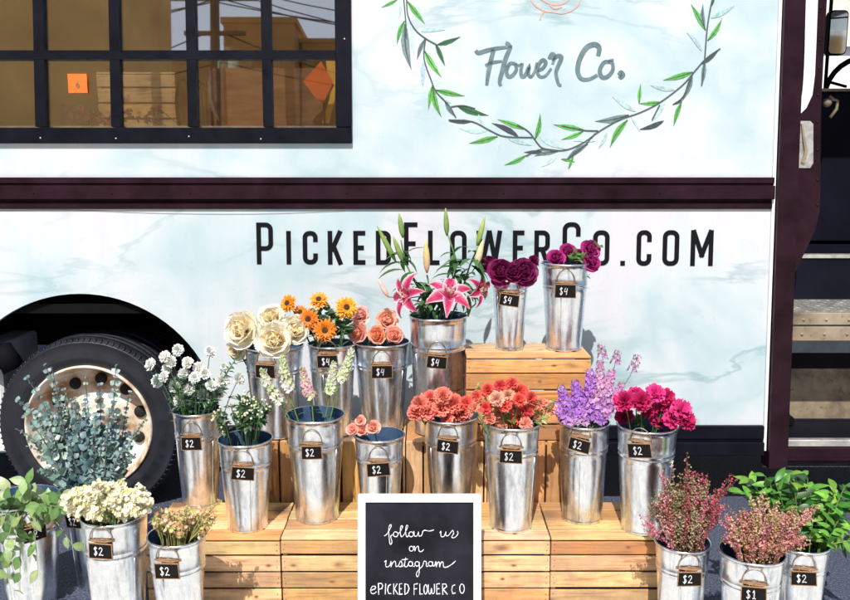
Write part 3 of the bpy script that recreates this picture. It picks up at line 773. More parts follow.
b = MB(); b.prism(rrect(pm.x, pm.z-.0, hw-.008, hh-.008, .025), DEP+.094, DEP+.0985); b.build('mirror_glass', mat('mirror_glass', (.85,.85,.85), .03, 1.0), mirror)
b = MB(); b.ribbon([(pm.x-hw+.01, pm.z+hh*.62), (pm.x+hw-.01, pm.z+hh*.68)], .008, DEP+.088, DEP+.0935); b.build('mirror_divider', M_dark, mirror)
b = MB(); b.tube([(pm.x-.03, DEP+.16, pm.z-.9), (pm.x-.03, DEP+.16, pm.z+.9)], .012, 8)
b.tube([(pm.x-.03, DEP+.16, pm.z-.3), (pm.x+.03, DEP-.0, pm.z-.35)], .01, 6); b.build('mirror_arm', M_dark, mirror)

# ================================================================ things on the counter inside the truck window
def plank_tone(): 
    c = rnd.choice((PINE, PINE2, PINE3, PINE, (.72,.50,.28))); return jit(c, .22)
def crate(x0, y, z, Wd, D, H, label, nf=4, nt=4, rotz=0.0, end=False, group='pine crates stacked as a stand', face=None, tone=1.0):
    """crate with slats along local x; end=True stands it on its end (slats upright)"""
    t_ = thing('wooden_crate', (x0 + (Wd/2 if not end else H/2), y, z), label, 'crate', group, (0, 0, rotz))
    rot = (0, R(-90), 0) if end else None
    def T(): return tuple(x*tone for x in plank_tone())
    th = .009; o = (-Wd/2, 0, 0)
    # local box: x -W/2..W/2 , y 0..D , z 0..H ; for end crates rotated so local x -> world z
    off = Vector((0, 0, 0))
    def put(mb, name):
        ob = mb.build(name, M_pine, t_)
        if end: ob.rotation_euler = (0, R(-90), 0); ob.location = (H/2, 0, Wd/2)
        return ob
    gap = .0075
    def knot(mb, c_, ax, col):
        a_, b_ = rnd.uniform(.006,.011), rnd.uniform(.0035,.006); vs = []; cc = []
        for rr_, cl in ((0, (.13,.05,.02)), (.55, (.24,.10,.04)), (1, (col[0]*.72, col[1]*.62, col[2]*.55)), (1.7, col)):
            for k in range(10 if rr_ else 1):
                u_, v_ = a_*rr_*math.cos(k*PI/5), b_*rr_*math.sin(k*PI/5)
                vs.append((c_[0]+u_, c_[1]-.0004, c_[2]+v_) if ax == 'y' else (c_[0]+u_, c_[1]+v_, c_[2]+.0004)); cc.append(cl)
        fs = [(0, 1+k, 1+(k+1)%10) for k in range(10)] + [(1+q*10+k, 11+q*10+k, 11+q*10+(k+1)%10, 1+q*10+(k+1)%10) for q in (0,1) for k in range(10)]
        mb.add(vs, fs, smooth=False, cols=cc)
    # front and back slats
    for nm, ya in (('front_slats', 0), ('back_slats', D-th)):
        mb = MB(); hh = H/nf
        for i in range(nf):
            j1, j2 = rnd.uniform(-.0015, .0015), rnd.uniform(-.0015, .0015)
            mb.box((-Wd/2+.001+j2, ya, i*hh+gap/2+j1), (Wd/2-.001+j2, ya+th, (i+1)*hh-gap/2+j1 - (0.0 if i < nf-1 else .0085)), T(), .0015)
            if not ya and rnd.random() < .55:
                knot(mb, (rnd.uniform(-Wd*.42, Wd*.42), 0, (i+rnd.uniform(.35,.6))*hh), 'y', mb.c[-1])
            if not ya:
                for sx in (-1, 1):
                    for q_ in (.3, .68): mb.lathe([(.0001,-.0006),(.0019,-.0005),(.002,.0004)], 6, (sx*(Wd/2-.011)+rnd.uniform(-.002,.002), 0, (i+q_)*hh+rnd.uniform(-.003,.003)), 'y', (.05,.035,.03))
        put(mb, nm)
    for sx in (-1, 1):
        mb = MB(); xa = -Wd/2+.004 if sx < 0 else Wd/2-.019
        for k in range(2): mb.box((xa, th+.0005, k*H/2+.003), (xa+.015, D-th-.0005, (k+1)*H/2-.003-(.0095 if k else 0)), T(), .0015)
        put(mb, 'end_board')
    mb = MB(); dd = D/nt
    for i in range(nt):
        mb.box((-Wd/2+rnd.uniform(0,.002), i*dd+.004, H-.0085), (Wd/2-rnd.uniform(0,.002), (i+1)*dd-.004, H), T(), .0015)
        if rnd.random() < .5: knot(mb, (rnd.uniform(-Wd*.42, Wd*.42), (i+rnd.uniform(.35,.65))*dd, H), 'z', mb.c[-1])
    put(mb, 'top_slats')
    return t_

def ipt(px, py, off): return at(px, py, TY+off)
SH = wsh - .012
p = ipt(98, 112, .42)
crate(p.x, TY+.42, SH, (176-98)*mpp(TY+.42, 1.6), .2, ipt(98,72,.42).z-SH, 'small slatted wooden crate inside the truck window', 4, 3, group=None)
p = ipt(214, 120, .38); p2 = ipt(322, 68, .38)
bx = thing('wooden_box', ((p.x+p2.x)/2, TY+.38, SH), 'weathered solid sided wooden box inside the truck window', 'box')
M_oldwood = vary(mat('weathered_brown_wood', (.20,.12,.07), .8), (.23,.125,.07), .55, 7, None, .4, .003, (1, 6, 6))
hw = (p2.x-p.x)/2; hz = p2.z-SH
b = MB(); b.box((-hw, 0, 0), (hw, .015, hz)); b.build('front_board', M_oldwood, bx)
b = MB(); b.box((-hw, .16, 0), (hw, .175, hz)); b.build('back_board', M_oldwood, bx)
for s_ in (-1, 1):
    b = MB(); xx = s_*(hw-.008); b.box((xx-.007, .0155, 0), (xx+.007, .1595, hz-.01)); b.build('end_board', M_oldwood, bx)
b = MB(); b.box((-hw+.02, .016, .002), (hw-.02, .159, .012)); b.build('base_board', M_oldwood, bx)
# jar, paper blocks and coil on the box
jt = at(228, 66, TY+.45); 
j = thing('glass_jar', (jt.x, TY+.46, SH), 'cloudy green glass jar standing behind the wooden box inside the window', 'jar')
jh = ipt(228, 47, .46).z - SH
b = MB(); b.lathe([(.001,0),(.045,0),(.05,.01),(.05,jh*.8),(.042,jh*.9),(.040,jh)], 20); b.build('body', mat('cloudy_green_glass', (.45,.58,.50), .15), j)
b = MB(); b.lathe([(.0425,jh-.018),(.044,jh+.001),(.001,jh+.002)], 20); b.build('lid', M_plate, j)
for (a, c_, lb) in ((236, 252, 'cream card box behind the wooden box, beside the glass jar'), (268, 280, 'cream card box behind the wooden box, beside the wire coil')):
    q = ipt(a, 62, .60); q2 = ipt(c_, 58, .60)
    b = MB(); b.box((-(q2.x-q.x)/2, 0, 0), ((q2.x-q.x)/2, .05, q2.z-SH), bev=.002)
    tag(b.build('card_box', mat('cream_card', (.62,.50,.32), .8), None, ((q.x+q2.x)/2, TY+.6, SH)), lb, 'box')
q = at(303, 64, TY+.50)
wl = thing('wire_coil', (q.x, TY+.50, p2.z), 'round grey wire coil resting on top of the wooden box inside the window', 'wire coil')
b = MB()
for k, rr in enumerate((.045, .036, .028)):
    b.tube([(rr*math.cos(a)*1.25, .01*k-.03, rr+.003+rr*math.sin(a)) for a in [2*PI*i/20 for i in range(21)]], .003, 6, caps=False)
b.build('loop', M_wire, wl)
q = ipt(112, 118, .22)
pf = thing('dried_flower_bunch', (q.x, TY+.22, SH), 'dark purple dried flowers lying on the counter inside the truck window', 'flowers')
mb = MB(); ms_ = MB()
for i in range(46):
    px = rnd.uniform(66, 162); c_ = ipt(px, 122, .22); z_ = .035 + rnd.uniform(.0, .075)*(.5+.5*abs(math.sin(px*.09)))
    P_ = Vector((c_.x-q.x, rnd.uniform(-.05,.06), z_)); cc = rnd.choice(((.16,.01,.07),(.25,.02,.09),(.10,.01,.06),(.06,.12,.04),(.40,.05,.10)))
    for k in range(6): mb.petal(P_, (rnd.uniform(-1,1),-.6,rnd.uniform(0,1)), k*1.05, .016, .014, .4, 1.3, .2, cc, cc, 3, 3, -1, .002)
    if i % 4 == 0: ms_.tube([P_, P_+Vector((rnd.uniform(.05,.12), rnd.uniform(-.02,.02), -z_+.006))], .0018, 4, (.06,.09,.03))
ms_.build('stems', mat('dry_stems', (.05,.07,.03), .8), pf); DRY = mb; DRYP = pf
q = ipt(66, 122, .20); b = MB(); b.box((-.02,0,0),(.02,.05,ipt(66,104,.20).z-SH), bev=.002)
tag(b.build('small_box', mat('dark_purple_card', (.07,.01,.05), .7), None, (q.x, TY+.20, SH)), 'small dark purple box at the left end of the dried flowers', 'box')
q = ipt(314, 118, .30); b = MB()
# hazard flag
fl = thing('orange_flag', (ipt(324,90,.25).x, TY+.25, SH), 'orange diamond flag beside a yellow strip at the right of the truck window', 'flag')
M_or = vary(mat('orange_plastic', (.80,.16,.02), .5), (.85,.15,.015), .2, 10, None, 0); M_or.node_tree.nodes['Principled BSDF'].inputs['Roughness'].default_value = .5
M_yel = vary(mat('yellow_ribbon', (.85,.55,.08), .5), (.85,.52,.07), .15, 12, None, 0)
bx_ = ipt(324,90,.25)
poly = [(ipt(px, py, .25).x - bx_.x, ipt(px, py, .25).z - SH) for px, py in ((303,81),(321,61),(333,82),(323,104),(314,96))]
b = MB(); b.prism(poly, 0, .004); b.build('diamond', M_or, fl)
poly = [(ipt(px, py, .27).x - bx_.x, ipt(px, py, .27).z - SH) for px, py in ((326,60),(336,60),(335,100),(329,123),(322,123),(330,98))]
b = MB(); b.prism(poly, .012, .016); b.build('yellow_strip', M_yel, fl)
b = MB(); b.tube([(0,.006,0),(-.004,.006,poly[0][1])], .004, 6); b.build('stick', M_dark, fl)
# orange square note on the glass
q = ipt(64, 92, .03); q2 = ipt(82, 72.5, .03)
b = MB(); b.box((-(q2.x-q.x)/2, 0, 0), ((q2.x-q.x)/2, .002, q2.z-q.z))
nt_ = b.build('paper_note', M_or, None, ((q.x+q2.x)/2, TY+.075, q.z)); tag(nt_, 'orange paper square with small dark mark taped inside the truck window', 'note')
b = MB(); b.prism([(0,.018),(.010,.028),(.004,.036),(0,.05),(-.004,.036),(-.010,.028)], -.002, -.0002); b.build('dark_mark', M_oldwood, nt_)
# curved silver blade and black bottle shape
kn = thing('metal_scoop', (ipt(212,110,.3).x, TY+.3, SH), 'curved shiny metal scoop left of the wooden box inside the window', 'scoop')
b = MB(); b.tube([ (ipt(px,py,.3)-Vector((kn.location.x, TY+.3, SH)))[:] for px, py in ((211,70),(210,84),(211,98),(214,110),(219,121))], [.006,.010,.012,.012,.003], 8); b.build('blade', M_plate, kn)
b = MB(); b.tube([ (ipt(px,py,.3)-Vector((kn.location.x, TY+.3, SH)))[:] for px, py in ((197,92),(198,80),(205,86),(210,86))], .007, 8); b.build('handle', M_dark, kn)
wr = thing('wire_ring', (ipt(184,118,.30).x, TY+.30, SH), 'tall black oval wire ring between the small crate and the scoop', 'wire ring')
b = MB(); hz_ = (ipt(184,80,.30).z-SH)/2
for sx in (-1, 1): b.tube([(.030*math.cos(a), sx*.012, hz_+.005+hz_*math.sin(a)) for a in [2*PI*i/24 for i in range(25)]], .004, 6, caps=False)
for i in range(10): a = 2*PI*i/10; b.tube([(.030*math.cos(a), -.012, hz_+.005+hz_*math.sin(a)), (.030*math.cos(a), .012, hz_+.005+hz_*math.sin(a))], .003, 4)
b.build('ring', M_dark, wr)
bo = thing('black_wire_rack', (ipt(203,110,.45).x, TY+.45, SH), 'small black wire rack between the crate and the wooden box', 'rack')
b = MB()
hh = ipt(203,82,.45).z-SH
for k in range(7):
    x = -.06+.02*k; b.tube([(x,0,0),(x,0,hh*.8),(x*.6,.03,hh),(x,.06,hh*.8),(x,.06,0)], .0025, 5)
b.build('frame', M_dark, bo)

DRY.build('petals', M_petal, DRYP)
# ================================================================ flower parts
def stem_curve(a, b_, sag=.0, n=6):
    a, b_ = Vector(a), Vector(b_); h = Vector((a.x + (b_.x-a.x)*.25, a.y + (b_.y-a.y)*.25, a.z + (b_.z-a.z)*.6))
    out_ = []
    for i in range(n):
        t = i/(n-1); out_.append(a*(1-t)**2 + h*2*t*(1-t) + b_*t*t)
    return out_
GREEN = (.055,.13,.035); LGREEN = (.13,.24,.05); BGREEN = (.09,.17,.14)
def add_stem(mb, a, b_, r=.0022, col=GREEN, n=6): 
    pts = stem_curve(a, b_, n=n); mb.tube(pts, [r*1.1]*(n-1)+[r*.8], 5, col, caps=False); return pts
def rose_bloom(mb, n, r, ci, co_, k=20):
    n = Vector(n).normalized()
    for i in range(k):
        f = i/(k-1); a = i*2.4 + rnd.uniform(-.25,.25)
        t0 = .25 + 1.15*f; t1 = -.9 + 2.15*f**1.1 + rnd.uniform(-.25,.25)
        mb.petal(n*(-r*.45), n, a, r*(.95+.22*f), r*(.75+.75*f), t0, t1, .30-.22*f, lerp(ci, (ci[0]*.9,ci[1]*.8,ci[2]*.75), .5), jit(lerp(ci, co_, min(1,f*1.6)), .05), 7, 6, 0, r*.04)
def ball_bloom(mb, n, r, c, k=30, ruf=.12, wid=.75, spread=1.75):
    spread = rnd.uniform(1.25, 1.95); k = int(k*rnd.uniform(.85, 1.15)); r *= rnd.uniform(.94, 1.14)
    for i in range(k):
        f = (i+.5)/k; a = i*2.4 + rnd.uniform(-.3,.3); th = spread*math.sqrt(f)
        cc = jit(c, .16)
        mb.petal(Vector(n)*(-r*.25), n, a, r*rnd.uniform(.95,1.15)*(1 if f<.7 else .95), r*wid, th*.55, th*1.05+rnd.uniform(-.15,.15), .1, tuple(x*.75 for x in cc), cc, 4, 5, -1, r*ruf)
def sunflower(mb, md, n, r, c):
    for ring, (k, L) in enumerate(((17, 1.0), (15, .88), (13, .70))):
        for i in range(k):
            a = 2*PI*i/k + ring*.2 + rnd.uniform(-.08,.08)
            mb.petal(Vector(n)*(.003+ring*.003), n, a, r*L*rnd.uniform(.88,1.08), r*.42, 1.48-ring*.13, 1.75-ring*.28+rnd.uniform(-.3,.25), .25, (c[0]*.7, c[1]*.45, c[2]), jit(c,.16), 6, 3, .62)
    nn, e1, e2 = frame(n)
    for i in range(60):
        f = i/60; rr = r*.36*math.sqrt(f); a = i*2.4
        p = nn*(.0105+.005*(1-f)) + (e1*math.cos(a)+e2*math.sin(a))*rr
        md.ball(p, r*.055, jit((.045,.02,.012) if f > .3 else (.10,.06,.015), .3), 5, 3)
    md.lathe([(.0005,.0)], 3)
def top_bloom(name, pos, base, fn, nrm, label, cat, group=None, stemr=.0022, leafs=2, sepal=True, scol=GREEN, part='bloom', lsize=.04):
    t_ = thing(name, pos, label, cat, group); pos = Vector(pos); nrm = Vector(nrm).normalized()
    mb = MB(); md = fn(mb, nrm); o = mb.build(part, M_petal, t_)
    if md: md.build('disc', M_petal, t_)
    ms = MB(); b_ = Vector(base)-pos
    pts = add_stem(ms, b_, nrm*-.006, stemr, jit(scol, .1)); ms.build('stem', M_stem, t_)
    if leafs:
        ml = MB()
        for i in range(leafs):
            p = pts[rnd.choice((3,4))]; d = Vector((rnd.uniform(-1,1), rnd.uniform(-1,.6), rnd.uniform(-.1,.9)))
            ml.leaf(p, d, (0,0,1), lsize*rnd.uniform(.8,1.3), lsize*.45, jit(scol, .25), .6)
        if sepal:
            for i in range(5): ml.petal(-nrm*.012, nrm, i*1.257, .018, .008, .7, 1.6, 0, scol, scol, 3, 3, .6)
        ml.build('leaves', M_leaf, t_)
    return t_

# ================================================================ buckets
TEXTS = {
 '$': [[(.30,.80),(.24,.92),(.10,.90),(.05,.72),(.28,.42),(.26,.18),(.10,.10),(.02,.24)], [(.17,1.02),(.15,-.02)]],
 '2': [[(.42,.74),(.50,.92),(.66,.90),(.70,.68),(.56,.38),(.42,.10),(.58,.14),(.80,.10)]],
 '4': [[(.56,.95),(.44,.48),(.74,.52)], [(.76,.92),(.66,.05)]],
 '1': [[(.46,.74),(.58,.94),(.57,.08)], [(.44,.10),(.72,.10)]],
}
BK = {}
def bucket(key, cx, rim_y, wpx, bot_front, z0, label, tpx, tpy, price, roll=0, Y=None, botw=.74, wire_back=True, lean=0, noprice=False):
    if Y is None:
        rb_guess = wpx*botw/2*mpp(2.8 if z0 < .3 else 3.1, z0)
        Y = at_z(cx, bot_front, z0).y + rb_guess
    top = at(cx, rim_y, Y); H = top.z - z0; k = mpp(Y, top.z); rt = wpx/2*k; rb = rt*botw; X = top.x
    t_ = thing('flower_bucket', (X, Y, z0), label, 'bucket', 'galvanised flower buckets')
    if lean: t_.rotation_euler = (0, R(lean), 0)
    s1, s2, s3 = rnd.uniform(0,6), rnd.uniform(0,6), rnd.uniform(0,6)
    def wob(a, h): return 1 + .011*math.sin(2*a+s1) + .008*math.sin(3*a+s2+h*9) + .005*math.sin(5*a+s3-h*22)
    rr = lambda h: rb + (rt-rb)*h/H
    pr = [(.001, .006), (rb-.006, .006), (rb-.003, 0), (rb+.0015, 0), (rb+.003, .004), (rb+.0015, .009)]
    h = .012
    while h < H*.70: pr.append((rr(h), h)); h += H*.07
    for hb in (.72, .76): 
        hh = H*hb; pr += [(rr(hh-.004), hh-.004), (rr(hh)+.0022, hh-.0012), (rr(hh)+.0022, hh+.0012), (rr(hh+.004), hh+.004)]
    pr += [(rr(H*.85), H*.85), (rr(H*.94), H*.94), (rr(H-.006), H-.006), (rt+.0025, H-.006), (rt+.004, H-.003), (rt+.0035, H), (rt+.001, H+.002), (rt-.001, H)]
    b = MB(); b.lathe(pr, 56, wob=wob); body = b.build('body', M_galv, t_)
    b = MB(); b.lathe([(rt-.001, H-.0002), (rr(H*.9)-.002, H*.9), (rr(H*.6)-.002, H*.6), (rr(.03)-.002, .03), (.001, .028)], 40, wob=wob); b.build('shaded_inside', M_galv_in, t_)
    # side seam
    b = MB(); a = rnd.choice((-1.2, -1.9, -.6, -2.5)); ca, sa = math.cos(a), math.sin(a)
    b.tube([((rr(h_)+.0002)*wob(a,h_)*ca, (rr(h_)+.0002)*wob(a,h_)*sa, h_) for h_ in (.012, H*.3, H*.55, H*.70)], .0016, 5); b.build('seam', M_galv, t_)
    # handle + tag at an angle round the bucket
    tz = at(tpx, tpy, Y-rt*.95).z - z0
    xx = at(tpx, tpy, Y-rt*.95).x - X
    ang = math.asin(max(-.85, min(.85, xx/rr(tz))))
    rl = R(roll)
    def onb(u, v, out_):          # u metres round, v height
        r0 = (rr(v)+out_); a2 = ang + u/r0
        return Vector((r0*math.sin(a2), -r0*math.cos(a2), v))
    hz = tz + .0295; hwid = .036; hhgt = .048
    for s_ in (0, 1):
        b = MB(); 
        def F(u, v, o2):
            p = onb(u, v, o2); return p if s_ == 0 else Vector((-p.x, -p.y, p.z))
        pts = [F(hwid*math.cos(a), hz + hhgt*math.sin(a)*1.0, .0045) for a in [PI*i/16 for i in range(17)]]
        b.tube(pts, .0019, 6); 
        hnd = b.build('handle', M_wire, t_)
        b = MB()
        b.tube([F(-hwid-.006, hz, .0035), F(-hwid*.4, hz+.001, .006), F(hwid*.4, hz-.001, .006), F(hwid+.006, hz, .0035)], .0033, 6)
        b.tube([F(-hwid*.8, hz+.0045, .0045), F(0, hz+.006, .0075), F(hwid*.9, hz+.004, .0045)], .0018, 5)
        b.build('handle_twine' if s_ == 0 else 'handle_bracket', M_twine if s_ == 0 else M_wire, hnd)
    # slate price tag: a thing of its own hanging on the handle
    cpos = onb(0, tz, .009); tf_ = rnd.uniform(.94, 1.06); tw_, th_ = .037*tf_, .0235*rnd.uniform(.95,1.06); rl += R(rnd.uniform(-3,3))
    tg = bpy.data.objects.new('price_tag', None); COL.objects.link(tg); tg.location = Vector((X, Y, z0)) + cpos
    tilt_ = math.atan2(rt-rb, H)
    tg.rotation_euler = Matrix.Rotation(ang, 4, 'Z').to_euler()
    tg.rotation_euler = (Matrix.Rotation(ang, 3, 'Z') @ Matrix.Rotation(tilt_, 3, 'X') @ Matrix.Rotation(-rl, 3, 'Y')).to_euler()
    b = MB(); b.prism([(-tw_,-th_),(-tw_*.2,-th_*1.03),(tw_,-th_*.97),(tw_*1.02,th_*.1),(tw_*.97,th_),(tw_*.3,th_*.96),(-tw_*.98,th_*1.02),(-tw_*1.03,0)], -.0015, .0015)
    b.build('slate', M_slate, tg)
    b = MB(); b.ribbon([(-tw_,-th_),(tw_,-th_*.97),(tw_*.97,th_),(-tw_*.98,th_)], .0022, -.0021, .0019, closed=True); b.build('edge', M_twine, tg)
    b = MB(); b.tube([(-.014, 0, th_*.8), (-.012, .001, th_+.011)], .0012, 5); b.tube([(.014, 0, th_*.8), (.013, .001, th_+.011)], .0012, 5); b.build('string', M_twine, tg)
    b = MB(); ss = .034
    for ci, ch in enumerate(price):
        for st in TEXTS[ch]:
            q = smooth_pts([(-.021 + (x*.80+(.02 if ch == '$' else .10))*ss*1.15, -.015 + y*ss*.86) for x, y in st]); b.ribbon(q, rnd.choice((.0020,.0024,.0028)), -.0021-.0002*ci, -.0014)
    b.build('chalk_price', M_chalk, tg)
    BK[key] = dict(X=X, Y=Y, z0=z0, H=H, rt=rt, rb=rb, label=label, tag=tg)
    tag(tg, 'small black slate %s tag on the %s' % (''.join(price), key), 'price tag', 'slate price tags on the buckets')
    return t_
Z1, Z2, Z3 = .24, .47, .79
# ground row
bucket('bucket of trailing leaves', 24, 497, 66, 0, 0, 'galvanised bucket holding trailing green leaves, leftmost on the ground', 31, 536, '$2', 4, Y=2.72)
bucket('eucalyptus bucket', 95, 485, 59, 0, 0, 'galvanised bucket of eucalyptus in front of the wheel', 75, 522, '$2', 6, Y=2.86)
bucket('white statice bucket', 114, 513, 63, 0, 0, 'wide galvanised bucket packed with white statice on the ground', 102, 550, '$2', -2, Y=2.50)
bucket('waxflower bucket', 177, 534, 57, 0, 0, 'galvanised bucket of peach and cream waxflower before the left crate', 168, 570, '$2', 1, Y=2.45, botw=.70)
bucket('red heather bucket', 683, 541, 53, 0, 0, 'galvanised bucket of tall red heather by the right end of the crates', 689, 578, '$2', 2, Y=2.52)
bucket('pink heather bucket', 752, 551, 61, 0, 0, 'galvanised bucket of low rusty pink heather, nearest at the right', 754, 594, '$1', 1, Y=2.40)
bucket('broad green foliage bucket', 801, 541, 55, 0, 0, 'galvanised bucket of bright broad green leaves, rightmost on the ground', 804, 578, '$2', 3, Y=2.56)
# on the front crates
bucket('white carnation bucket', 197, 409, 47, 509, Z1, 'galvanised bucket of small white carnations on the leftmost crate', 192, 443, '$2', -2)
bucket('white berry bucket', 245, 438, 53, 534, Z1, 'galvanised bucket of white berries, left of the snapdragons', 243, 473, '$2', -3)
bucket('snapdragon bucket', 315, 414, 58, 525, Z1, 'galvanised bucket with pale snapdragons on the front crates', 312, 452, '$2', -1)
bucket('spray rose bucket', 379.5, 434, 49, 527, Z1, 'galvanised bucket with a few small pink spray roses above the chalkboard', 378.5, 469, '$2', 2, botw=.72)
bucket('salmon carnation bucket', 451, 415, 55, 516, Z1, 'galvanised bucket of salmon carnations behind the chalkboard', 448, 446, '$2', -4)
bucket('coral carnation bucket', 512, 421, 56, 534, Z1, 'galvanised bucket of red and coral spray carnations', 511, 456, '$2', 1)
bucket('purple stock bucket', 584.5, 421, 50, 525, Z1, 'galvanised bucket of lavender stock flowers', 580, 445, '$2', -10, botw=.80)
bucket('magenta carnation bucket', 647.5, 424, 59, 537, Z1, 'galvanised bucket of magenta carnations on the rightmost crate', 641, 451, '$2', 6)
# on the upright crates
bucket('white rose bucket', 274, 345, 58, 440, Z2, 'galvanised bucket of big cream white roses on the upright crates', 266, 371, '$4', 0)
bucket('sunflower bucket', 332, 343, 47, 438, Z2, 'galvanised bucket of small sunflowers on the upright crates', 328, 361, '$4', 5)
bucket('pink rose bucket', 381.5, 341, 56, 434, Z2, 'galvanised bucket of peach pink roses on the upright crates', 382, 371.5, '$4', -1)
bucket('lily bucket', 438, 315, 58, 437, Z2, 'tall galvanised bucket of pink lilies left of the top crate', 437, 362, '$4', -4, botw=.80)
# on the top crate
bucket('dark peony bucket', 510.5, 267, 38, 351, Z3, 'slim galvanised bucket of dark purple peonies on the top crate', 509.5, 300, '$4', -5, botw=.70)
bucket('magenta peony bucket', 565.5, 262.5, 46, 352, Z3, 'galvanised bucket of magenta peonies on the top crate', 565.5, 291, '$4', 0, botw=.74)

# ================================================================ crates of the stand
def cx_at(px, Y, z): return at(px, 300, Y).x if False else (px-425)*mpp(Y, z)
YF = 2.69
L0 = cx_at(145.5, YF, .2)
wcr = (cx_at(686, YF, .2) - L0)/4
names = ['front pine crate at the left end of the bottom row', 'front pine crate just left of the chalkboard', 'front pine crate half hidden by the chalkboard, right of it', 'front pine crate at the right end of the bottom row']
for i in range(4):
    crate(L0 + i*wcr + .001, YF + rnd.uniform(-.003,.003), 0, wcr-.002, .315, Z1, names[i], 4, 4)
YB = 3.02; L1 = cx_at(238, YB, .4); R1 = cx_at(567, YB, .4); w2 = (R1-L1)/4
names = ['upright pine crate under the white rose bucket', 'upright pine crate under the sunflower bucket', 'upright pine crate between the lily bucket and the chalkboard', 'upright pine crate right of the others, beneath the top crate']
for i in range(4):
    crate(L1 + i*w2 + .001, YB + rnd.uniform(-.002,.002), 0, Z2-.001, .29, w2-.002, names[i], 4, 4, end=True)
xa, xb = cx_at(466, YB, .7), cx_at(591, YB, .7)
crate(xa, YB+.002, Z2, xb-xa, .24, Z3-Z2-.001, 'single pine crate on top of the stand under the peony buckets', 5, 3)

# ================================================================ chalkboard sign
ysn = 2.60; q0 = at(358, 494.5, ysn); q1 = at(481, 494.5, ysn); sw = (q1.x-q0.x); lean = R(9)
sh = q0.z/math.cos(lean); yb = ysn - sh*math.sin(lean)
sg = thing('chalkboard_sign', ((q0.x+q1.x)/2, yb, 0.001), 'white framed chalkboard with chalk writing leaning on the crates', 'sign', None, (-lean, 0, 0))
fw = 7.6*mpp(ysn, .35)
b = MB()
b.box((-sw/2, -.012, 0), (sw/2, .010, fw), bev=.002); b.box((-sw/2, -.012, sh-fw), (sw/2, .010, sh), bev=.002)
b.box((-sw/2, -.0121, fw+.0003), (-sw/2+fw, .0101, sh-fw-.0003), bev=.002); b.box((sw/2-fw, -.0121, fw+.0003), (sw/2, .0101, sh-fw-.0003), bev=.002)
b.build('frame', M_white, sg)
b = MB(); b.box((-sw/2+fw-.002, -.004, fw-.002), (sw/2-fw+.002, .006, sh-fw+.002)); b.build('board', M_board, sg)
def sgp(X, Y):        # traced in a 5.214x crop with origin (350, 485)
    r = ray(350+X/5.214, 485+Y/5.214); n = Vector((0, math.cos(lean), -math.sin(lean))); p0 = Vector((sg.location.x, yb, .001)) + n*-.004
    t = (p0-Vector((0,0,CAM_H))).dot(n)/r.dot(n); p = Vector((0,0,CAM_H)) + r*t - Vector((sg.location.x, yb, .001))
    return (p.x, p.dot(Vector((0, math.sin(lean), math.cos(lean)))))
def el(cx, cy, rx, ry): return [(cx+rx*math.cos(a), cy+ry*math.sin(a)) for a in [-.8 - 2*PI*i/9 for i in range(10)]]
W1 = [[(178,266),(192,256),(212,222),(214,207),(204,216),(202,250),(206,292),(211,310),(219,296),(212,268),(226,258)], el(238,257,12,13), [(250,256),(264,240),(274,216),(266,214),(262,244),(268,270),(282,258),(292,238),(302,214),(294,212),(290,242),(296,270),(308,262)],
  el(319,257,12,13), [(330,248),(334,242),(337,266),(350,264),(357,245),(360,266),(374,262),(380,242),(392,236),(412,240),(438,234)],
  [(468,250),(474,242),(474,266),(490,268),(500,244),(500,262),(512,264),(528,244),(536,236),(540,252),(530,272),(545,274),(562,256),(560,240)],
  el(320,332,11,13), [(330,324),(336,320),(338,344),(344,326),(356,320),(360,344),(374,346),(384,336)],
  [(180,402),(188,394),(186,420),(194,428),(208,418),(214,398),(214,426),(222,406),(236,398),(240,424),(252,420),(264,396),(272,412),(266,426),(254,424),(276,424),(286,404),(290,380),(284,420),(296,426),(306,412)],
  [(270,390),(302,386)], el(316,411,11,12), [(326,400),(326,422),(338,424)], el(350,411,11,12), [(361,400),(362,440),(358,470),(350,478),(346,462),(360,440),(378,422),(386,398),(398,402),(398,424),(408,422)],
  el(420,411,11,12), [(431,400),(432,422),(442,418),(448,400),(450,426),(456,406),(466,402),(468,426),(474,406),(485,402),(488,426),(504,428),(530,414),(550,396)],
  [(112,548),(132,540),(130,528),(116,530),(108,546),(112,564),(126,566),(138,556)],
  [(150,572),(148,514),(164,512),(171,524),(166,540),(150,544)], [(186,514),(184,570)], [(212,518),(200,526),(196,548),(202,566),(216,566)], [(228,514),(228,570)], [(246,514),(230,544)], [(232,542),(250,570)],
  [(272,514),(258,516),(258,570),(274,568)], [(258,542),(270,540)], [(286,514),(286,570),(300,562),(308,540),(302,520),(286,514)],
  [(334,572),(334,518),(354,514)], [(334,542),(350,540)], [(364,514),(364,568),(380,568)], el(394,544,9,24), [(408,518),(410,560),(420,566),(424,540),(430,566),(440,558),(440,516)],
  [(468,514),(452,516),(452,568),(470,566)], [(452,542),(466,540)], [(484,572),(482,516),(500,516),(504,530),(486,544),(508,570)],
  [(548,520),(534,526),(530,548),(536,566),(550,562)], el(584,540,12,24)]
b = MB()
for i, st in enumerate(W1):
    q = smooth_pts([sgp(*p) for p in st]) if (len(st) > 6 or i < 12) else [sgp(*p) for p in st]
    big = i >= 15
    b.ribbon(q, [(.0028 if big else .0024)*rnd.uniform(.6,1.25) for _ in q], -.0048-.00002*i, -.0036)
b.build('chalk_writing', M_chalk, sg)

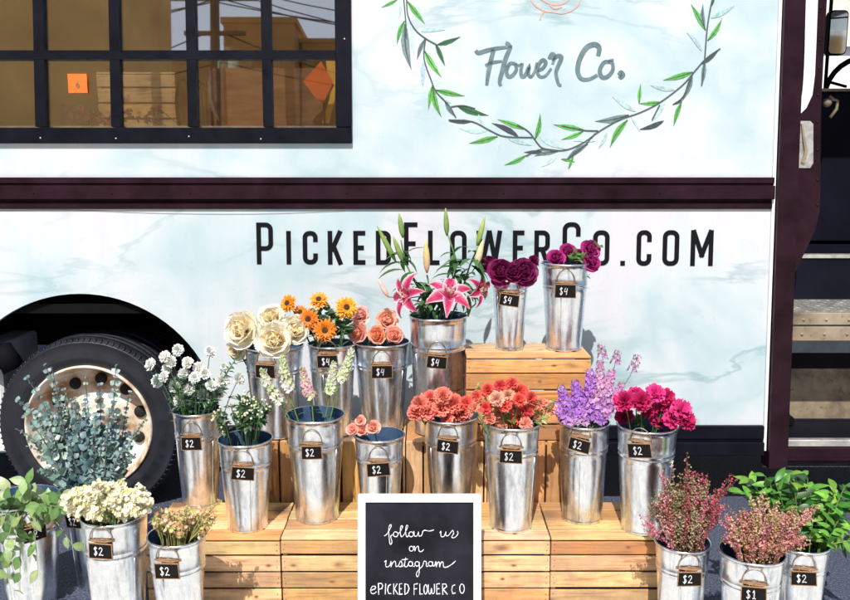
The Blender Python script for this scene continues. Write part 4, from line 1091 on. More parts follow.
# ================================================================ bouquets
def inner(key, sx=None, r=.6):
    k = BK[key]; a = rnd.uniform(0, 6.3); rr = k['rb']*.55*math.sqrt(rnd.random())
    return Vector((k['X'] + rr*math.cos(a), k['Y'] + rr*math.sin(a), k['z0'] + .04))
def pos(key, px, py, dy=0.0): return at(px, py, BK[key]['Y'] + dy)
def nv(dx, dz=.5): return Vector((dx, -1, dz)).normalized()

# cream white roses
K = 'white rose bucket'
for (px, py, r, dy, lb, n) in ((241,329,19.5,-.07,'large open cream rose, leftmost of the white roses', nv(-.3,.35)), (236,350,11.5,-.03,'small cream rose hanging lowest at the left of the white roses', nv(-.4,-.2)),
    (271,317,15,.03,'pale cream rose at the back, highest of the white roses', nv(0,.8)), (274,339,19,-.10,'large cream rose in the front middle of the white roses', nv(.05,.3)), (295,330,16,-.06,'tall cream rose at the right end beside the sunflowers', nv(.35,.4))):
    p = pos(K, px, py, dy); rr = r*mpp(p.y, p.z)
    top_bloom('white_rose', p, inner(K), lambda mb, nn, rr=rr: rose_bloom(mb, nn, rr*.98, (.92,.78,.42), (.94,.92,.83), rnd.choice((20,23,26))), n, lb, 'rose', 'cream white roses', .003, 3)
# sunflowers
K = 'sunflower bucket'
def sf(rr, c):
    def f(mb, nn):
        md = MB(); sunflower(mb, md, nn, rr, c); return md
    return f
for (px, py, r, dy, c, lb, n) in ((289,304,10.5,-.02,(.90,.36,.015),'orange sunflower at the far left of its bunch',nv(-.5,.5)), (301,313,8.5,.0,(.88,.30,.02),'small orange sunflower second from the left, half hidden',nv(-.2,.5)),
    (319,301,11,.03,(.92,.42,.02),'orange yellow sunflower at the back centre of its bunch',nv(0,.9)), (346,308,13,-.02,(.95,.48,.02),'bright yellow sunflower at the right beside the pink roses',nv(.35,.4)),
    (309,319,11.5,-.05,(.85,.26,.02),'orange sunflower with dark eye facing front, upper left of the lowest one',nv(-.1,.2)), (325,330,13,-.08,(.88,.29,.015),'lowest orange sunflower with dark centre above the price tag',nv(.1,.1))):
    p = pos(K, px, py, dy); rr = r*mpp(p.y, p.z)
    top_bloom('sunflower', p, inner(K), sf(rr, c), n, lb, 'sunflower', 'small sunflowers', .003, 3, scol=(.035,.09,.03), lsize=.055)
# peach pink roses
K = 'pink rose bucket'
for (px, py, r, dy, c0, c1, lb, n) in ((360,315,10.5,.0,(.88,.42,.38),(.90,.60,.55),'light pink rose highest at the left of the pink roses',nv(-.2,.6)), (357,332,11.5,-.04,(.86,.34,.24),(.90,.52,.42),'pink rose with pointed petals, lowest at the left',nv(-.4,.2)),
    (387,320,12,.0,(.90,.40,.26),(.93,.60,.48),'round peach pink rose highest at the right of the pink roses',nv(.1,.4)), (377,335,9.5,-.07,(.85,.25,.10),(.90,.42,.26),'deeper orange rose in the front middle of the pink roses',nv(0,.3)),
    (394,335,10,-.04,(.86,.30,.20),(.92,.50,.40),'small pink rose at the right rim of the bucket',nv(.3,.4))):
    p = pos(K, px, py, dy); rr = r*mpp(p.y, p.z)
    top_bloom('pink_rose', p, inner(K), lambda mb, nn, rr=rr, c0=c0, c1=c1: rose_bloom(mb, nn, rr*.95, c0, c1, 20), n, lb, 'rose', 'peach pink roses', .003, 2)
# small spray roses
K = 'spray rose bucket'
for (px, py, r, lb) in ((352,429,6.5,'tiny pink spray rose hanging over the left rim'), (360,420,5.5,'tiny pink spray rose, highest of the four'), (362,430,6.5,'tiny pink spray rose, second from right of the four'), (373,427,7.5,'tiny pink spray rose, rightmost and largest of the four')):
    p = pos(K, px, py, -.03); rr = r*mpp(p.y, p.z)
    top_bloom('spray_rose', p, inner(K), lambda mb, nn, rr=rr: rose_bloom(mb, nn, rr, (.85,.33,.25), (.92,.55,.45), 14), nv(rnd.uniform(-.3,.3),.5), lb, 'rose', 'small pink spray roses', .0018, 1, lsize=.02)
# lilies: each stem is a thing with blooms, buds and leaves
K = 'lily bucket'
def lily_bloom(mb, c, n, L, side_=False):
    n = Vector(n).normalized(); st = MB()
    for i in range(6):
        a = i*PI/3 + .3; wd = L*(.52 if i % 2 else .42)
        mb.petal(c, n, a, L*rnd.uniform(1.0,1.15), wd, .30, 2.4 + rnd.uniform(-.3,.3), .35, (.50,.03,.12), (.48,.004,.10), 9, 8, .72, L*.02, (.94,.74,.82))
    nn, e1, e2 = frame(n)
    for i in range(6):
        a = i*1.05; e = c + nn*L*.55 + (e1*math.cos(a)+e2*math.sin(a))*L*.16
        mb.tube([c, c + nn*L*.3, e], .0011, 4, (.55,.65,.35)); mb.ball(e, .0035, (.25,.06,.02), 5, 3, (1,1,1.6))
    mb.tube([c, c + nn*L*.62], .0014, 5, (.6,.6,.45)); mb.ball(c+nn*L*.62, .004, (.35,.15,.25), 5, 3)
def bud(mb, base, tip, r, c0, c1):
    base, tip = Vector(base), Vector(tip); n = 8
    pr = [.25,.75,1.0,1.02,.95,.78,.5,.12]
    pts = [base + (tip-base)*(i/(n-1)) for i in range(n)]
    mb.tube(pts, [r*x for x in pr], 9, cols=[lerp(c0, c1, i/(n-1)) for i in range(n)])
kp = lambda px, py, dy=0: pos(K, px, py, dy)
LIL = [
 dict(label='lily stem at the left with three green buds and an open pink bloom', stem=[(432,330,0),(420,292,0),(405,262,.0),(401,240,.0)], blooms=[(410,296,-.06,(-.85,-.75,.30),.096,1)],
      buds=[((403,238),(399,213),.0,'g'),((396,262),(377,226),-.01,'g'),((403,262),(393,236),-.02,'g')], twigs=[((405,262),(397,262)),((405,262),(403,262))],
      leaves=[((402,262),(-1,-.2,.1),.10),((404,270),(-1,-.3,.25),.11),((403,250),(1,-.2,-.5),.06),((404,258),(.9,-.3,-.3),.08),((416,285),(-1,-.2,.3),.10),((425,300),(-.3,-.5,-.6),.09)]),
 dict(label='lily stem at the centre with one tall green bud and an open pink star bloom', stem=[(440,330,0),(450,300,.02),(457,262,.02),(448,235,.01)], blooms=[(448,298,-.09,(.15,-.85,.75),.108,0)],
      buds=[((447,236),(445.5,208),.01,'g')], twigs=[],
      leaves=[((456,268),(-.8,-.3,.45),.08),((458,262),(-1,-.3,.5),.06),((452,290),(-.4,-.5,.8),.09),((447,296),(.1,-.4,-1),.08),((451,270),(.6,-.3,.5),.06)]),
 dict(label='lily stem in the middle with one fat cream pink bud, no open bloom', stem=[(436,330,.03),(432,300,.03),(427,275,.02)], blooms=[],
      buds=[((427,273),(426,240),.0,'c'),((388,297),(378,279),-.03,'p')], twigs=[((430,295),(388,297))],
      leaves=[((430,285),(-.3,-.8,.6),.08),((432,300),(-1,-.2,-.2),.12),((431,280),(.8,-.4,.9),.10)]),
 dict(label='lily stem at the right with two upright buds and a half hidden bloom', stem=[(446,330,.0),(462,290,.0),(470,265,-.01),(478,247,-.01)], blooms=[(476,289,-.03,(.9,-.7,.1),.076,0)],
      buds=[((477,246),(485,216),-.01,'g2'),((476,266),(483,240),-.03,'c2')], twigs=[((467,275),(476,266))],
      leaves=[((470,268),(-1,-.2,-.3),.07),((472,262),(1,-.4,.3),.06),((468,295),(.1,-.6,-1),.09),((471,290),(.5,-.5,.2),.08),((460,300),(-.7,-.4,.6),.09)])]
LGc = (.10,.22,.055)
for d in LIL:
    root = kp(d['stem'][0][0], d['stem'][0][1]); root = Vector((BK[K]['X'], BK[K]['Y'], BK[K]['z0']+.04))
    t_ = thing('lily_stem', root, d['label'], 'lily', 'pink lily stems')
    ms = MB(); pts = [Vector((0,0,0))] + [kp(*q)-root for q in d['stem']]
    sm_ = []
    for i in range(len(pts)-1):
        for j_ in range(3): sm_.append(pts[i].lerp(pts[i+1], j_/3))
    sm_.append(pts[-1]); ms.tube(sm_, .0034, 6, LGc)
    for a, b_ in d['twigs']: ms.tube([kp(*a)-root, (kp(*a)-root).lerp(kp(*b_)-root, .5)+Vector((0,-.01,-.006)), kp(*b_)-root], .0022, 5, LGc)
    for (px, py, dy, n, L, _) in d['blooms']:
        c = kp(px, py, dy)-root; ms.tube([c-Vector(n).normalized()*.002, c-Vector((0,-.02,.06)), pts[1]], [.004,.0028,.0028], 5, LGc)
        mb = MB(); lily_bloom(mb, c, n, L); mb.build('bloom', M_petal, t_)
    ms.build('stem', M_stem, t_)
    cols = {'g':((.16,.30,.07),(.32,.46,.12)), 'g2':((.22,.36,.08),(.55,.62,.20)), 'c':((.80,.50,.42),(.72,.66,.18)), 'c2':((.85,.66,.56),(.80,.74,.36)), 'p':((.85,.55,.50),(.9,.66,.60))}
    for (a, b_, dy, cc) in d['buds']:
        mb = MB(); bud(mb, kp(*a, dy)-root, kp(*b_, dy-.005)-root, (.0125 if cc in ('c','c2') else .0100) if cc != 'p' else .009, *cols[cc]); mb.build('bud', M_petal, t_)
    ml = MB()
    for (a, dr, L) in d['leaves']:
        ml.leaf(kp(*a)-root, dr, (0,-.2,1), L, L*.24, jit((.045,.12,.035), .3), 1.0, 7)
    for i in range(26):
        u = rnd.uniform(.38,.92); p = sm_[int(u*(len(sm_)-1))]
        ml.leaf(p, (rnd.uniform(-1,1), rnd.uniform(-1,.2), rnd.uniform(-.3,.8)), (0,0,1), rnd.uniform(.055,.105), .024, jit((.04,.115,.035), .3), .9, 6)
    ml.build('leaves', M_leaf, t_)
# peonies
ORD = ['first','second','third','fourth','fifth','sixth','seventh','eighth','ninth','tenth','eleventh','twelfth']
def rowlabels(pts, noun, where, rows=3):
    ys = sorted(p[1] for p in pts); n = len(pts); cut = [ys[int(n*k/rows)] for k in range(1, rows)]
    rn = ['top', 'middle', 'lowest'] if rows == 3 else ['upper', 'lower']
    row = [sum(p[1] >= c for c in cut) for p in pts]; out_ = []
    for i, p in enumerate(pts):
        mates = sorted(q[0] for j, q in enumerate(pts) if row[j] == row[i])
        k = mates.index(p[0]); out_.append('%s %s from left in %s row of %s' % (noun, ORD[k], rn[row[i]], where))
    return out_
def cword(c):
    if c[1] < .12: return 'deep red'
    if c[1] < .2: return 'bright coral red'
    return 'coral' if c[1] < .32 else 'pale peach'
def many(K, name, cat, group, pts, rpx, col, fn_k, label, dy=0.0, leafs=2, ruf=.12, wid=.75, scol=GREEN, stemr=.002, nz=.5, lsize=.04, var=.2, cols=None, part='bloom'):
    k = BK[K]
    labs = rowlabels(pts, label[0], label[1])
    for i, q in enumerate(pts):
        px, py = q[0], q[1]; r_ = q[2] if len(q) > 2 else rpx
        d = (py - (k['_ry'] if '_ry' in k else py))
        p = pos(K, px, py, dy - rnd.uniform(-.035,.035) - (q[3] if len(q) > 3 else 0)); rr = r_*mpp(p.y, p.z)
        c = jit(rnd.choice(cols) if cols else col, var)
        lb = labs[i] if not cols or name != 'coral_carnation' else cword(c) + ' ' + labs[i]
        n = Vector(((p.x-k['X'])/max(.05,k['rt'])*.5, -1 + rnd.uniform(-.1,.3), nz + rnd.uniform(-.2,.3)))
        top_bloom(name, p, inner(K), lambda mb, nn: ball_bloom(mb, nn, rr, c, fn_k, ruf, wid), n, lb, cat, group, stemr, leafs, True, scol, part, lsize)
def peony(K, data, ci, co_, group):
    for (px, py, r, dy, lb) in data:
        p = pos(K, px, py, dy); rr = r*mpp(p.y, p.z); k = BK[K]
        n = Vector(((p.x-k['X'])*3, -1, .55))
        top_bloom('peony', p, inner(K), lambda mb, nn, rr=rr: rose_bloom(mb, nn, rr*.98, jit(ci,.1), jit(co_,.1), 24), n, lb, 'peony', group, .0025, 3)
peony('dark peony bucket', ((501,271,14,-.06,'deep wine peony, left of the two big dark blooms'), (524,271,14.5,-.06,'deep purple peony, right of the two big dark blooms'), (489,264,9.5,-.01,'small dark purple peony at the far left over the rim'), (513,272,10.5,-.075,'smaller dark peony squeezed between the two big ones'), (534,260,5.5,0,'tiny dark peony bud, far right of the dark blooms')),
      (.16,.004,.05), (.22,.008,.10), 'dark purple peonies')
peony('magenta peony bucket', ((556,258,9.5,-.02,'dark magenta peony at the left rim of its bucket'), (568,251,9,.02,'magenta peony at the back centre of its bucket'), (591,249,10.5,.0,'bright magenta peony highest at the right'), (592,262,9.5,-.03,'magenta peony lowest, drooping over the right rim'), (580,256,8,.02,'small magenta peony third from left in its bucket')),
      (.30,.008,.12), (.50,.03,.25), 'magenta peonies')
# white carnations
WC = [(151,365),(165,357),(172,362,6.5),(178,350,5.5),(188,363,6.5),(164,377),(157,381),(175,387),(210,352),(199,368),(205,374),(195,378),(189,390),(222,381,6),(239,379,6.5),(224,367,4),(179,400),(211,386),(184,374),(203,395),(218,393),(168,370)]
many('white carnation bucket', 'white_carnation', 'carnation', 'small white carnations', WC, 6.2, (.90,.91,.88), 24, ('small white carnation', 'the loose wheelside spray'), -.02, 4, scol=(.045,.10,.055), lsize=.028, stemr=.0016, var=.05)
SC = [(420,404),(431,398),(443,396),(455,404),(428,411),(441,408),(453,414),(417,412),(436,403),(463,413),(447,418,7)]
many('salmon carnation bucket', 'salmon_carnation', 'carnation', 'salmon carnations', SC, 9.2, (.90,.27,.21), 34, ('salmon carnation', 'the bunch above the chalkboard'), -.03, 1, var=.12)
CC = [(466,403),(477,397),(488,390),(500,386),(512,384),(497,399),(508,396),(521,391),(531,398),(541,404),(549,408),(486,408),(500,412),(515,408),(527,411),(512,421),(501,424),(526,424),(490,419),(537,415),(505,405),(519,400),(474,408)]
many('coral carnation bucket', 'coral_carnation', 'carnation', 'red and coral spray carnations', CC, 7.0, None, 24, ('carnation', 'the coral bunch'), -.03, 2, cols=[(.84,.13,.10),(.88,.20,.13),(.90,.32,.22),(.92,.46,.34),(.78,.08,.09),(.90,.36,.26)], var=.1, scol=(.10,.17,.045), lsize=.03)
MC = [(655,394),(641,401),(625,402),(668,406),(681,410),(660,416),(624,416,9),(686,420),(648,408,10),(673,418),(636,396,9),(667,397,9)]
many('magenta carnation bucket', 'magenta_carnation', 'carnation', 'magenta carnations', MC, 11, None, 34, ('ruffled magenta carnation', 'its bunch'), -.03, 1, cols=[(.58,.015,.14),(.70,.03,.20),(.45,.008,.10),(.75,.05,.28)], var=.12)

# spikes (snapdragon, stock)
def spike(K, name, cat, group, label, path, top_u, fr, fcol, nfl, leafc, dy=0.0, stemr=.002, fl_fn=None, nleaf=5, spread=.010, lsz=.03, taper=.6):
    pts = [pos(K, px, py, dy) for px, py in path]; root = inner(K)
    t_ = thing(name, root, label, cat, group); P0 = [Vector((0,0,0))] + [p-root for p in pts[::-1]]
    sm_ = []
    for i in range(len(P0)-1):
        for j_ in range(5): sm_.append(P0[i].lerp(P0[i+1], j_/5))
    sm_.append(P0[-1]); ms = MB(); ms.tube(sm_, stemr, 5, jit(LGREEN, .15)); ms.build('stem', M_stem, t_)
    mf = MB(); Lk = len(sm_)-1
    for i in range(nfl):
        u = top_u + (1-top_u)*(i/max(1,nfl-1)); x = u*Lk; a = int(min(Lk-1, x)); p = sm_[a].lerp(sm_[a+1], x-a)
        ang = i*2.4; s_ = 1 - taper*(i/nfl)
        d = Vector((math.cos(ang), math.sin(ang), .25)); c = jit(rnd.choice(fcol), .12)
        q = p + d*spread*s_
        for k in range(5):
            mf.petal(q, d, k*1.257+rnd.random(), fr*s_*rnd.uniform(.8,1.2), fr*s_*.95, .5, 1.5, .2, tuple(v*.8 for v in c), c, 3, 3, -1, fr*.12)
        if s_ < .7 and rnd.random() < .5: mf.ball(p + d*spread*.6, fr*.3, (.25,.35,.10), 5, 3)
    mf.build('florets', M_petal, t_)
    ml = MB()
    for i in range(nleaf):
        p = sm_[int(rnd.uniform(.35,top_u+.1)*Lk)]; ml.leaf(p, (rnd.uniform(-1,1), rnd.uniform(-1,.4), rnd.uniform(.1,1)), (0,0,1), lsz*rnd.uniform(.8,1.5), lsz*.3, jit(leafc,.25), .5)
    ml.build('leaves', M_leaf, t_)
K = 'snapdragon bucket'
SN = [(.78,.78,.62),(.62,.70,.42),(.76,.64,.68),(.74,.76,.62),(.50,.60,.32)]
for path, cols, lb in (([(262,370),(268,384),(286,412),(300,440)], SN, 'pale cream snapdragon leaning furthest left out of its bucket'), ([(283,356),(284,372),(291,400),(305,440)], SN, 'tall cream snapdragon below the big front rose'),
    ([(302,368),(306,384),(312,404),(315,440)], [(.80,.45,.55),(.76,.50,.56),(.72,.66,.45)], 'pink tipped snapdragon in the middle of its bucket'), ([(352,349),(347,366),(338,388),(325,440)], SN, 'tallest snapdragon leaning right past the sunflower tag'),
    ([(334,362),(332,380),(329,398),(322,440)], SN, 'short cream snapdragon just left of the rightmost one')):
    spike(K, 'snapdragon', 'snapdragon', 'pale snapdragons', lb, path, .58, .0150, cols, 50, (.10,.20,.05), -.01, .0026, spread=.014, nleaf=4)
K = 'purple stock bucket'
LV = [(.42,.17,.62),(.50,.22,.66),(.36,.13,.58),(.60,.32,.68)]
LP_ = [(.66,.30,.60),(.60,.34,.64),(.72,.42,.62)]
STK = (
    ([(561,388),(566,405),(578,435)], LV, .017, None), ([(575,382),(578,400),(582,435)], LV, .017, None), ([(556,404),(562,414),(576,435)], LV, .016, None),
    ([(590,372),(590,392),(585,435)], LV, .017, None), ([(600,362),(600,385),(588,435)], LP_, .014, None), ([(612,372),(607,392),(592,435)], LP_, .015, None),
    ([(600,392),(598,408),(590,435)], LV, .017, None), ([(583,400),(583,412),(584,435)], LV, .016, None), ([(622,384),(614,400),(594,435)], LP_, .014, None), ([(570,400),(572,412),(580,435)], LV, .016, None),([(612,400),(606,412),(592,435)], LV, .015, None))
slabs = rowlabels([q[0][0] for q in STK], 'lavender stock stem', 'the purple bunch', 2)
for i, (path, cols, fr, lb) in enumerate(STK):
    spike(K, 'stock_stem', 'stock flower', 'lavender stock stems', slabs[i], path, .52, fr*1.1, cols, 52, (.10,.14,.10), -.02, .0024, spread=.013, nleaf=3, taper=.45)
for path, lb in (([(601,346),(603,362),(596,400),(588,435)], 'thin pink sprig standing tallest above the lavender stock'), ([(638,356),(630,376),(612,405),(592,435)], 'thin pink sprig leaning furthest right above the lavender stock'), ([(618,352),(614,368),(604,400),(590,435)], 'thin grey pink sprig between the tallest and the rightmost one')):
    spike(K, 'wild_stock_sprig', 'flower sprig', 'thin pink sprigs over the stock', lb, path, .80, .009, [(.62,.30,.48),(.50,.26,.52),(.30,.24,.22)], 16, (.14,.17,.11), .01, .0014, spread=.014, nleaf=5, lsz=.018, taper=.3)

# bunches of fine material: one thing each
def bunch(K, name, label, cat, tips, fn, group=None, dy=.0, depth=.06, stemcol=GREEN, stemr=.0015, parts=None):
    """tips: list of (px, py); fn(mb_flower, mb_leaf, pts) decorates one stem"""
    k = BK[K]; root = Vector((k['X'], k['Y'], k['z0']+.04)); t_ = thing(name, root, label, cat, group)
    ms, mf, ml = MB(), MB(), MB()
    for (px, py) in tips:
        tip = pos(K, px, py, dy + rnd.uniform(-depth, depth)); b_ = inner(K) 
        # make sure the stem leaves through the mouth of the bucket
        mouth = Vector((k['X'] + max(-.6, min(.6, (tip.x-k['X'])/k['rt']*.6))*k['rt'], k['Y'] + max(-.6, min(.6, (tip.y-k['Y'])/k['rt']))*k['rt'], k['z0']+k['H']))
        pts = []
        for i in range(3): pts.append(b_.lerp(mouth, i/3))
        up = Vector((mouth.x*.55+tip.x*.45, mouth.y*.55+tip.y*.45, max(mouth.z+.01, mouth.z*.35+tip.z*.65)))
        for i in range(7):
            t = i/6; pts.append(mouth*(1-t)**2 + up*2*t*(1-t) + tip*t*t)
        pts = [p-root for p in pts]
        ms.tube(pts, [stemr]*9+[stemr*.5], 4, jit(stemcol, .2), caps=False)
        fn(mf, ml, pts)
    ms.build('stems', M_stem, t_)
    if parts[0] and mf.v: mf.build(parts[0], M_petal, t_)
    if parts[1] and ml.v: ml.build(parts[1], M_leaf, t_)
    return t_
def along(pts, u):
    x = u*(len(pts)-1); a = int(min(len(pts)-2, x)); return pts[a].lerp(pts[a+1], x-a), (pts[a+1]-pts[a]).normalized()
def rv(z=0.0, s=1.0): return Vector((rnd.gauss(0,1), rnd.gauss(0,1), rnd.gauss(0,1)*s+z)).normalized()
def region(n, cx, cy, rx, ry, top=True):
    o_ = []
    for _ in range(n):
        a = rnd.uniform(0, 2*PI); r = math.sqrt(rnd.random()); o_.append((cx+rx*r*math.cos(a), cy+ry*r*math.sin(a)))
    return o_
# eucalyptus
def euc(mf, ml, pts):
    n = rnd.randint(14, 19); sz = rnd.uniform(.018, .036); c = rnd.choice(((.13,.22,.25),(.19,.29,.31),(.09,.15,.18),(.28,.37,.38),(.15,.23,.22)))
    wig = rv()*rnd.uniform(.004,.012); ph = rnd.uniform(0,6)
    for i in range(n):
        u = .30+.70*i/(n-1); p, d = along(pts, u); nn, e1, e2 = frame(d); a = i*1.57+rnd.uniform(-.4,.4)
        s_ = sz*(1.1-.75*(i/n)**1.3)
        for q in (0, PI):
            e = e1*math.cos(a+q)+e2*math.sin(a+q)
            cc = jit(c, .28); ml.leaf(p, e+d*rnd.uniform(.2,.8), Vector((rnd.uniform(-.6,.6), -1, rnd.uniform(0,.9))), s_*rnd.uniform(.9,1.2), s_*1.1, cc, rnd.uniform(.1,.6), 5, .12)
tips = region(84, 78, 436, 62, 46) + [(27,378),(18,400),(52,368),(116,366),(100,385),(130,392),(145,420),(62,385),(85,378),(40,410),(110,410),(128,440),(30,440),(45,365),(75,398)]
bunch('eucalyptus bucket', 'eucalyptus_bunch', 'blue green eucalyptus branches spreading in front of the truck wheel', 'eucalyptus', tips, euc, depth=.07, stemcol=(.14,.13,.10), stemr=.0018, parts=(None, 'leaves'))
# one pale sprig at far left of the eucalyptus
def leafy(scale, cols, n=12, wide=.5, u0=.35, up=.2):
    def f(mf, ml, pts):
        c = rnd.choice(cols)
        for i in range(n):
            u = u0 + (1-u0)*i/(n-1); p, d = along(pts, u); e = rv(); e = (e - d*e.dot(d)).normalized()
            ml.leaf(p, e+d*.5+Vector((0,0,up)), (rnd.uniform(-.5,.5),-.6,.8), scale*rnd.uniform(.7,1.25)*(1-.3*i/n), scale*wide, jit(c,.28), rnd.uniform(.2,.9), 5)
    return f
# trailing leaves at far left
K = 'bucket of trailing leaves'
def trail(mf, ml, pts):
    n = 9
    for i in range(n):
        u = .38+.62*i/(n-1); p, d = along(pts, u); e = rv(-.7); e = (e-d*e.dot(d)*.5).normalized()
        ml.leaf(p, e+d*.4, (rnd.uniform(-.5,.5),-1,.5), rnd.uniform(.035,.058), rnd.uniform(.024,.036), jit(rnd.choice(((.13,.24,.07),(.09,.18,.06),(.20,.30,.12),(.28,.36,.20))),.2), rnd.uniform(.2,.8), 6, .15)
bunch(K, 'trailing_foliage', 'trailing branches of pale green oval leaves spilling from the leftmost bucket', 'foliage',
      [(-12,505),(8,540),(-5,560),(20,520),(40,505),(62,508),(72,545),(30,490),(10,575),(-20,530),(5,490),(50,492),(78,492),(20,590),(38,570),(-8,590),(15,545),(62,500),(25,480)], trail, dy=-.15, depth=.05, stemcol=(.20,.24,.10), stemr=.0016, parts=(None,'leaves'))
# white statice
def statice(mf, ml, pts):
    tip, d = pts[-1], (pts[-1]-pts[-2]).normalized()
    for i in range(20):
        q = tip + rv(.5)*rnd.uniform(.003,.021); c = jit(rnd.choice(((.92,.86,.66),(.90,.84,.62),(.92,.88,.80),(.78,.76,.42))), .06)
        nn = (rv(.9)+Vector((0,-.6,0))).normalized()
        for k in range(4): mf.petal(q, nn, k*1.57, .0088, .0100, .3, 1.2, .2, tuple(x*.85 for x in c), c, 3, 3, -1, .001)
    for i in range(2): ml.leaf(along(pts, rnd.uniform(.7,.95))[0], rv(.5), (0,0,1), .022, .007, jit((.16,.26,.07),.25), .4)
bunch('white statice bucket', 'statice_bunch', 'dense creamy white statice heads filling the wide bucket', 'statice', region(95, 107, 503, 42, 16)+[(70,505),(72,500),(140,490),(145,496),(95,488),(120,486),(80,515),(98,519),(118,519)], statice, dy=-.03, depth=.085, stemcol=(.16,.26,.07), parts=('florets','leaves'))
# waxflower
def wax(mf, ml, pts):
    for i in range(9):
        u = rnd.uniform(.72,1); p, d = along(pts, u); q = p + rv(.2)*rnd.uniform(.004,.016)
        c = jit(rnd.choice(((.72,.32,.22),(.80,.52,.36),(.74,.66,.36),(.62,.66,.22),(.82,.62,.48))), .12); nn = rv(.5)
        for k in range(5): mf.petal(q, nn, k*1.257, .0062, .0058, .7, 1.4, .1, c, c, 3, 3, -1)
    for i in range(9): ml.leaf(along(pts, rnd.uniform(.6,1))[0], rv(.5), (0,0,1), .017, .004, jit((.24,.30,.06),.3), .3, 4)
bunch('waxflower bucket', 'waxflower_bunch', 'peach and lime waxflower sprays in the bucket before the left crate', 'waxflower', region(80, 183, 523, 33, 15)+[(215,510),(222,500),(210,505),(218,515),(152,518),(158,510),(216,520),(200,508)], wax, dy=-.02, depth=.06, stemcol=(.25,.24,.08), parts=('florets','leaves'))
# white berries
def berry(mf, ml, pts):
    for i in range(6):
        u = rnd.uniform(.8,1); p, d = along(pts, u); q = p + rv(.3)*rnd.uniform(.006,.018)
        mf.ball(q, rnd.uniform(.0032,.0046), jit(rnd.choice(((.80,.80,.58),(.70,.74,.36),(.84,.84,.72))),.06), 7, 5)
    for i in range(10): ml.leaf(along(pts, rnd.uniform(.58,1))[0], rv(.2), (0,-.5,1), .028, .013, jit((.030,.075,.028),.35), .5)
bunch('white berry bucket', 'berry_bunch', 'white hypericum berries with dark leaves above the small bucket', 'berries', region(26, 248, 405, 20, 11)+[(217,412),(214,418),(222,424),(220,408),(262,400),(266,408)], berry, dy=.0, depth=.04, stemcol=(.04,.09,.03), parts=('berries','leaves'))
# heather
def heather(cols, lcols, L0=.28, nf=70, fs=.0044, tw=5):
    def f(mf, ml, pts):
        c0 = rnd.choice(cols); subs = [pts]
        for k in range(tw):
            u = rnd.uniform(.5,.85); p, d = along(pts, u); e = (d + rv(.3)*.55).normalized(); L = rnd.uniform(.03,.06); subs.append([p, p+e*L*.5, p+e*L])
        for s_ in subs:
            m_ = nf if s_ is pts else nf//3
            if s_ is not pts: ml.tube(s_, .0008, 3, (.16,.10,.06), caps=False)
            for i in range(m_):
                u = rnd.uniform(L0 if s_ is pts else 0, 1); p, d = along(s_, u); q = p + rv(.1)*rnd.uniform(.002,.007)
                r = rnd.random()
                if r < .62:
                    c = jit(c0, .3); nn = rv(.2)
                    for k in range(3): mf.petal(q, nn, k*2.1, fs, fs*1.1, .25, .9, .3, c, jit(c,.2), 3, 3, -1)
                else: ml.leaf(q, rv(.5), (0,0,1), .008, .0018, jit(rnd.choice(lcols),.3), .3, 3)
    return f
HR = [(.58,.09,.17),(.72,.22,.32),(.42,.10,.11),(.76,.38,.42),(.48,.38,.24),(.30,.28,.12)]
bunch('red heather bucket', 'heather_bunch', 'tall spiky red heather with thin spires beside the crates', 'heather',
      region(46, 686, 503, 38, 32)+[(687,452),(688,462),(708,473),(707,480),(672,462),(662,470),(655,490),(648,500),(645,522),(732,474),(737,480),(720,488),(700,495),(695,475),(668,480),(650,535),(725,505),(715,520)], heather(HR, [(.14,.17,.05),(.24,.22,.10),(.08,.07,.03)]), dy=-.01, depth=.06, stemcol=(.12,.06,.04), stemr=.0011, parts=('florets','needles'))
HP = [(.64,.24,.26),(.72,.36,.34),(.58,.32,.22),(.74,.50,.38),(.68,.22,.34),(.44,.36,.16)]
bunch('pink heather bucket', 'heather_bunch', 'dense rounded rusty pink heather, lower and right of the red one', 'heather',
      region(78, 767, 526, 42, 25)+[(762,492),(758,497),(753,502),(814,512),(818,506),(808,520),(728,520),(726,535),(740,512),(802,535),(745,545),(770,550)], heather(HP, [(.30,.26,.08),(.34,.34,.14),(.20,.10,.04)], fs=.0045), dy=-.02, depth=.075, stemcol=(.20,.09,.05), stemr=.0011, parts=('florets','needles'))
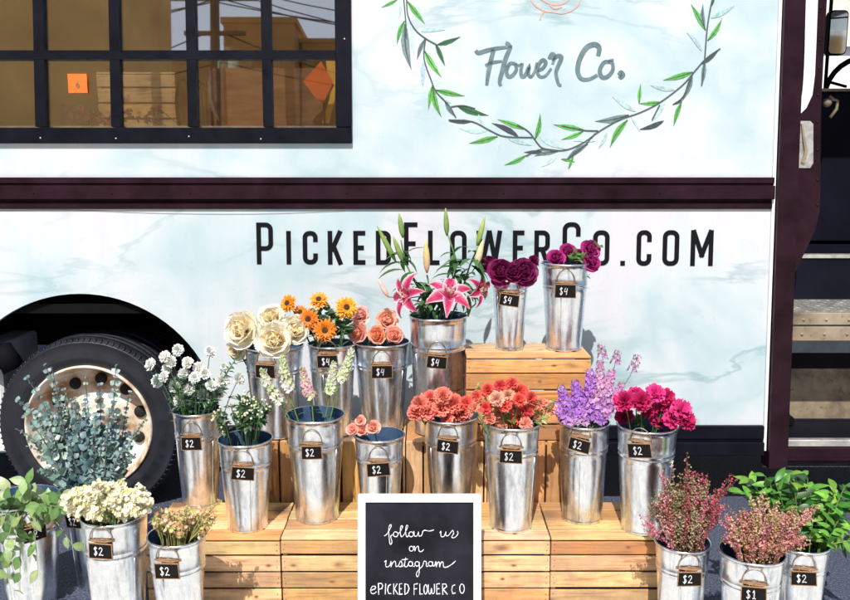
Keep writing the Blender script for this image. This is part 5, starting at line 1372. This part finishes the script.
# olive sprigs and broad leaves on the right
def broad(mf, ml, pts):
    c = rnd.choice(((.05,.17,.025),(.10,.28,.04),(.025,.09,.02),(.16,.34,.05)))
    for i in range(12):
        u = .42+.58*i/11; p, d = along(pts, u); e = rv(.1); e = (e-d*e.dot(d)).normalized()
        ml.leaf(p, e+d*.6, (rnd.uniform(-.4,.4),-.7,.8), rnd.uniform(.042,.072), rnd.uniform(.016,.026), jit(c,.28), rnd.uniform(.3,.9), 7, .22)
bunch('broad green foliage bucket', 'broad_leaf_foliage', 'bright glossy broad green leaves spreading to the right edge', 'foliage',
      [(748,478),(755,488),(765,476),(775,482),(790,474),(800,478),(780,495),(795,492),(810,488),(822,496),(835,490),(848,498),(842,515),(828,525),(838,538),(815,505),(850,525),(860,505),(742,492),(770,500),(820,540),(856,540),(830,510),(788,482),(760,484),(784,500),(800,505),(840,500),(838,520),(846,485),(772,486),(808,478),(850,545),(816,492),(796,476)], broad, dy=.0, depth=.06, stemcol=(.10,.18,.04), stemr=.0022, parts=(None,'leaves'))
# greenery filling the rims of rose, sunflower and peony buckets
def filler(K, name, label, tips, cols, sc_=.04, wide=.4, depth=.04, n=9, dy=.0):
    bunch(K, name, label, 'foliage', tips, leafy(sc_, cols, n, wide, .55), dy=dy, depth=depth, parts=(None,'leaves'))
filler('sunflower bucket', 'foliage_sprigs', 'dark green leaves tucked between the sunflowers', region(10, 325, 322, 24, 14)+[(330,306),(328,312)], [(.03,.08,.03),(.05,.10,.035)], .045, .5)
filler('white rose bucket', 'foliage_sprigs', 'dark green leaves under the cream white roses', region(8, 276, 343, 18, 7), [(.04,.10,.03)], .03, .5)
filler('pink rose bucket', 'foliage_sprigs', 'dark leaves under the peach pink roses', region(6, 382, 336, 16, 5), [(.04,.10,.03)], .025, .5)
filler('magenta peony bucket', 'foliage_sprigs', 'green leaves among the magenta peonies', [(573,258),(577,254),(585,258),(565,256),(599,246)], [(.07,.16,.04)], .035, .5, .02)
filler('coral carnation bucket', 'foliage_sprigs', 'yellow green sprigs poking through the coral carnations', [(478,386),(532,408),(548,418),(520,416),(505,418),(486,414),(495,395),(480,402),(536,400),(555,402)], [(.14,.20,.05),(.22,.26,.08)], .025, .35, n=12)
filler('magenta carnation bucket', 'foliage_sprigs', 'dark green leaves below the magenta carnations', region(8, 650, 420, 24, 6), [(.03,.07,.03)], .03, .3)
filler('salmon carnation bucket', 'foliage_sprigs', 'narrow green leaves below the salmon carnations', region(7, 445, 416, 20, 5), [(.05,.10,.05)], .028, .3)
filler('white carnation bucket', 'foliage_sprigs', 'narrow dark green leaves among the white carnations', region(26, 196, 388, 30, 20)+[(238,356),(234,362)], [(.035,.09,.05),(.06,.13,.07)], .030, .22, .05, 12)
# fallen leaves and petals on the asphalt and crates
print('objects', len(bpy.data.objects))
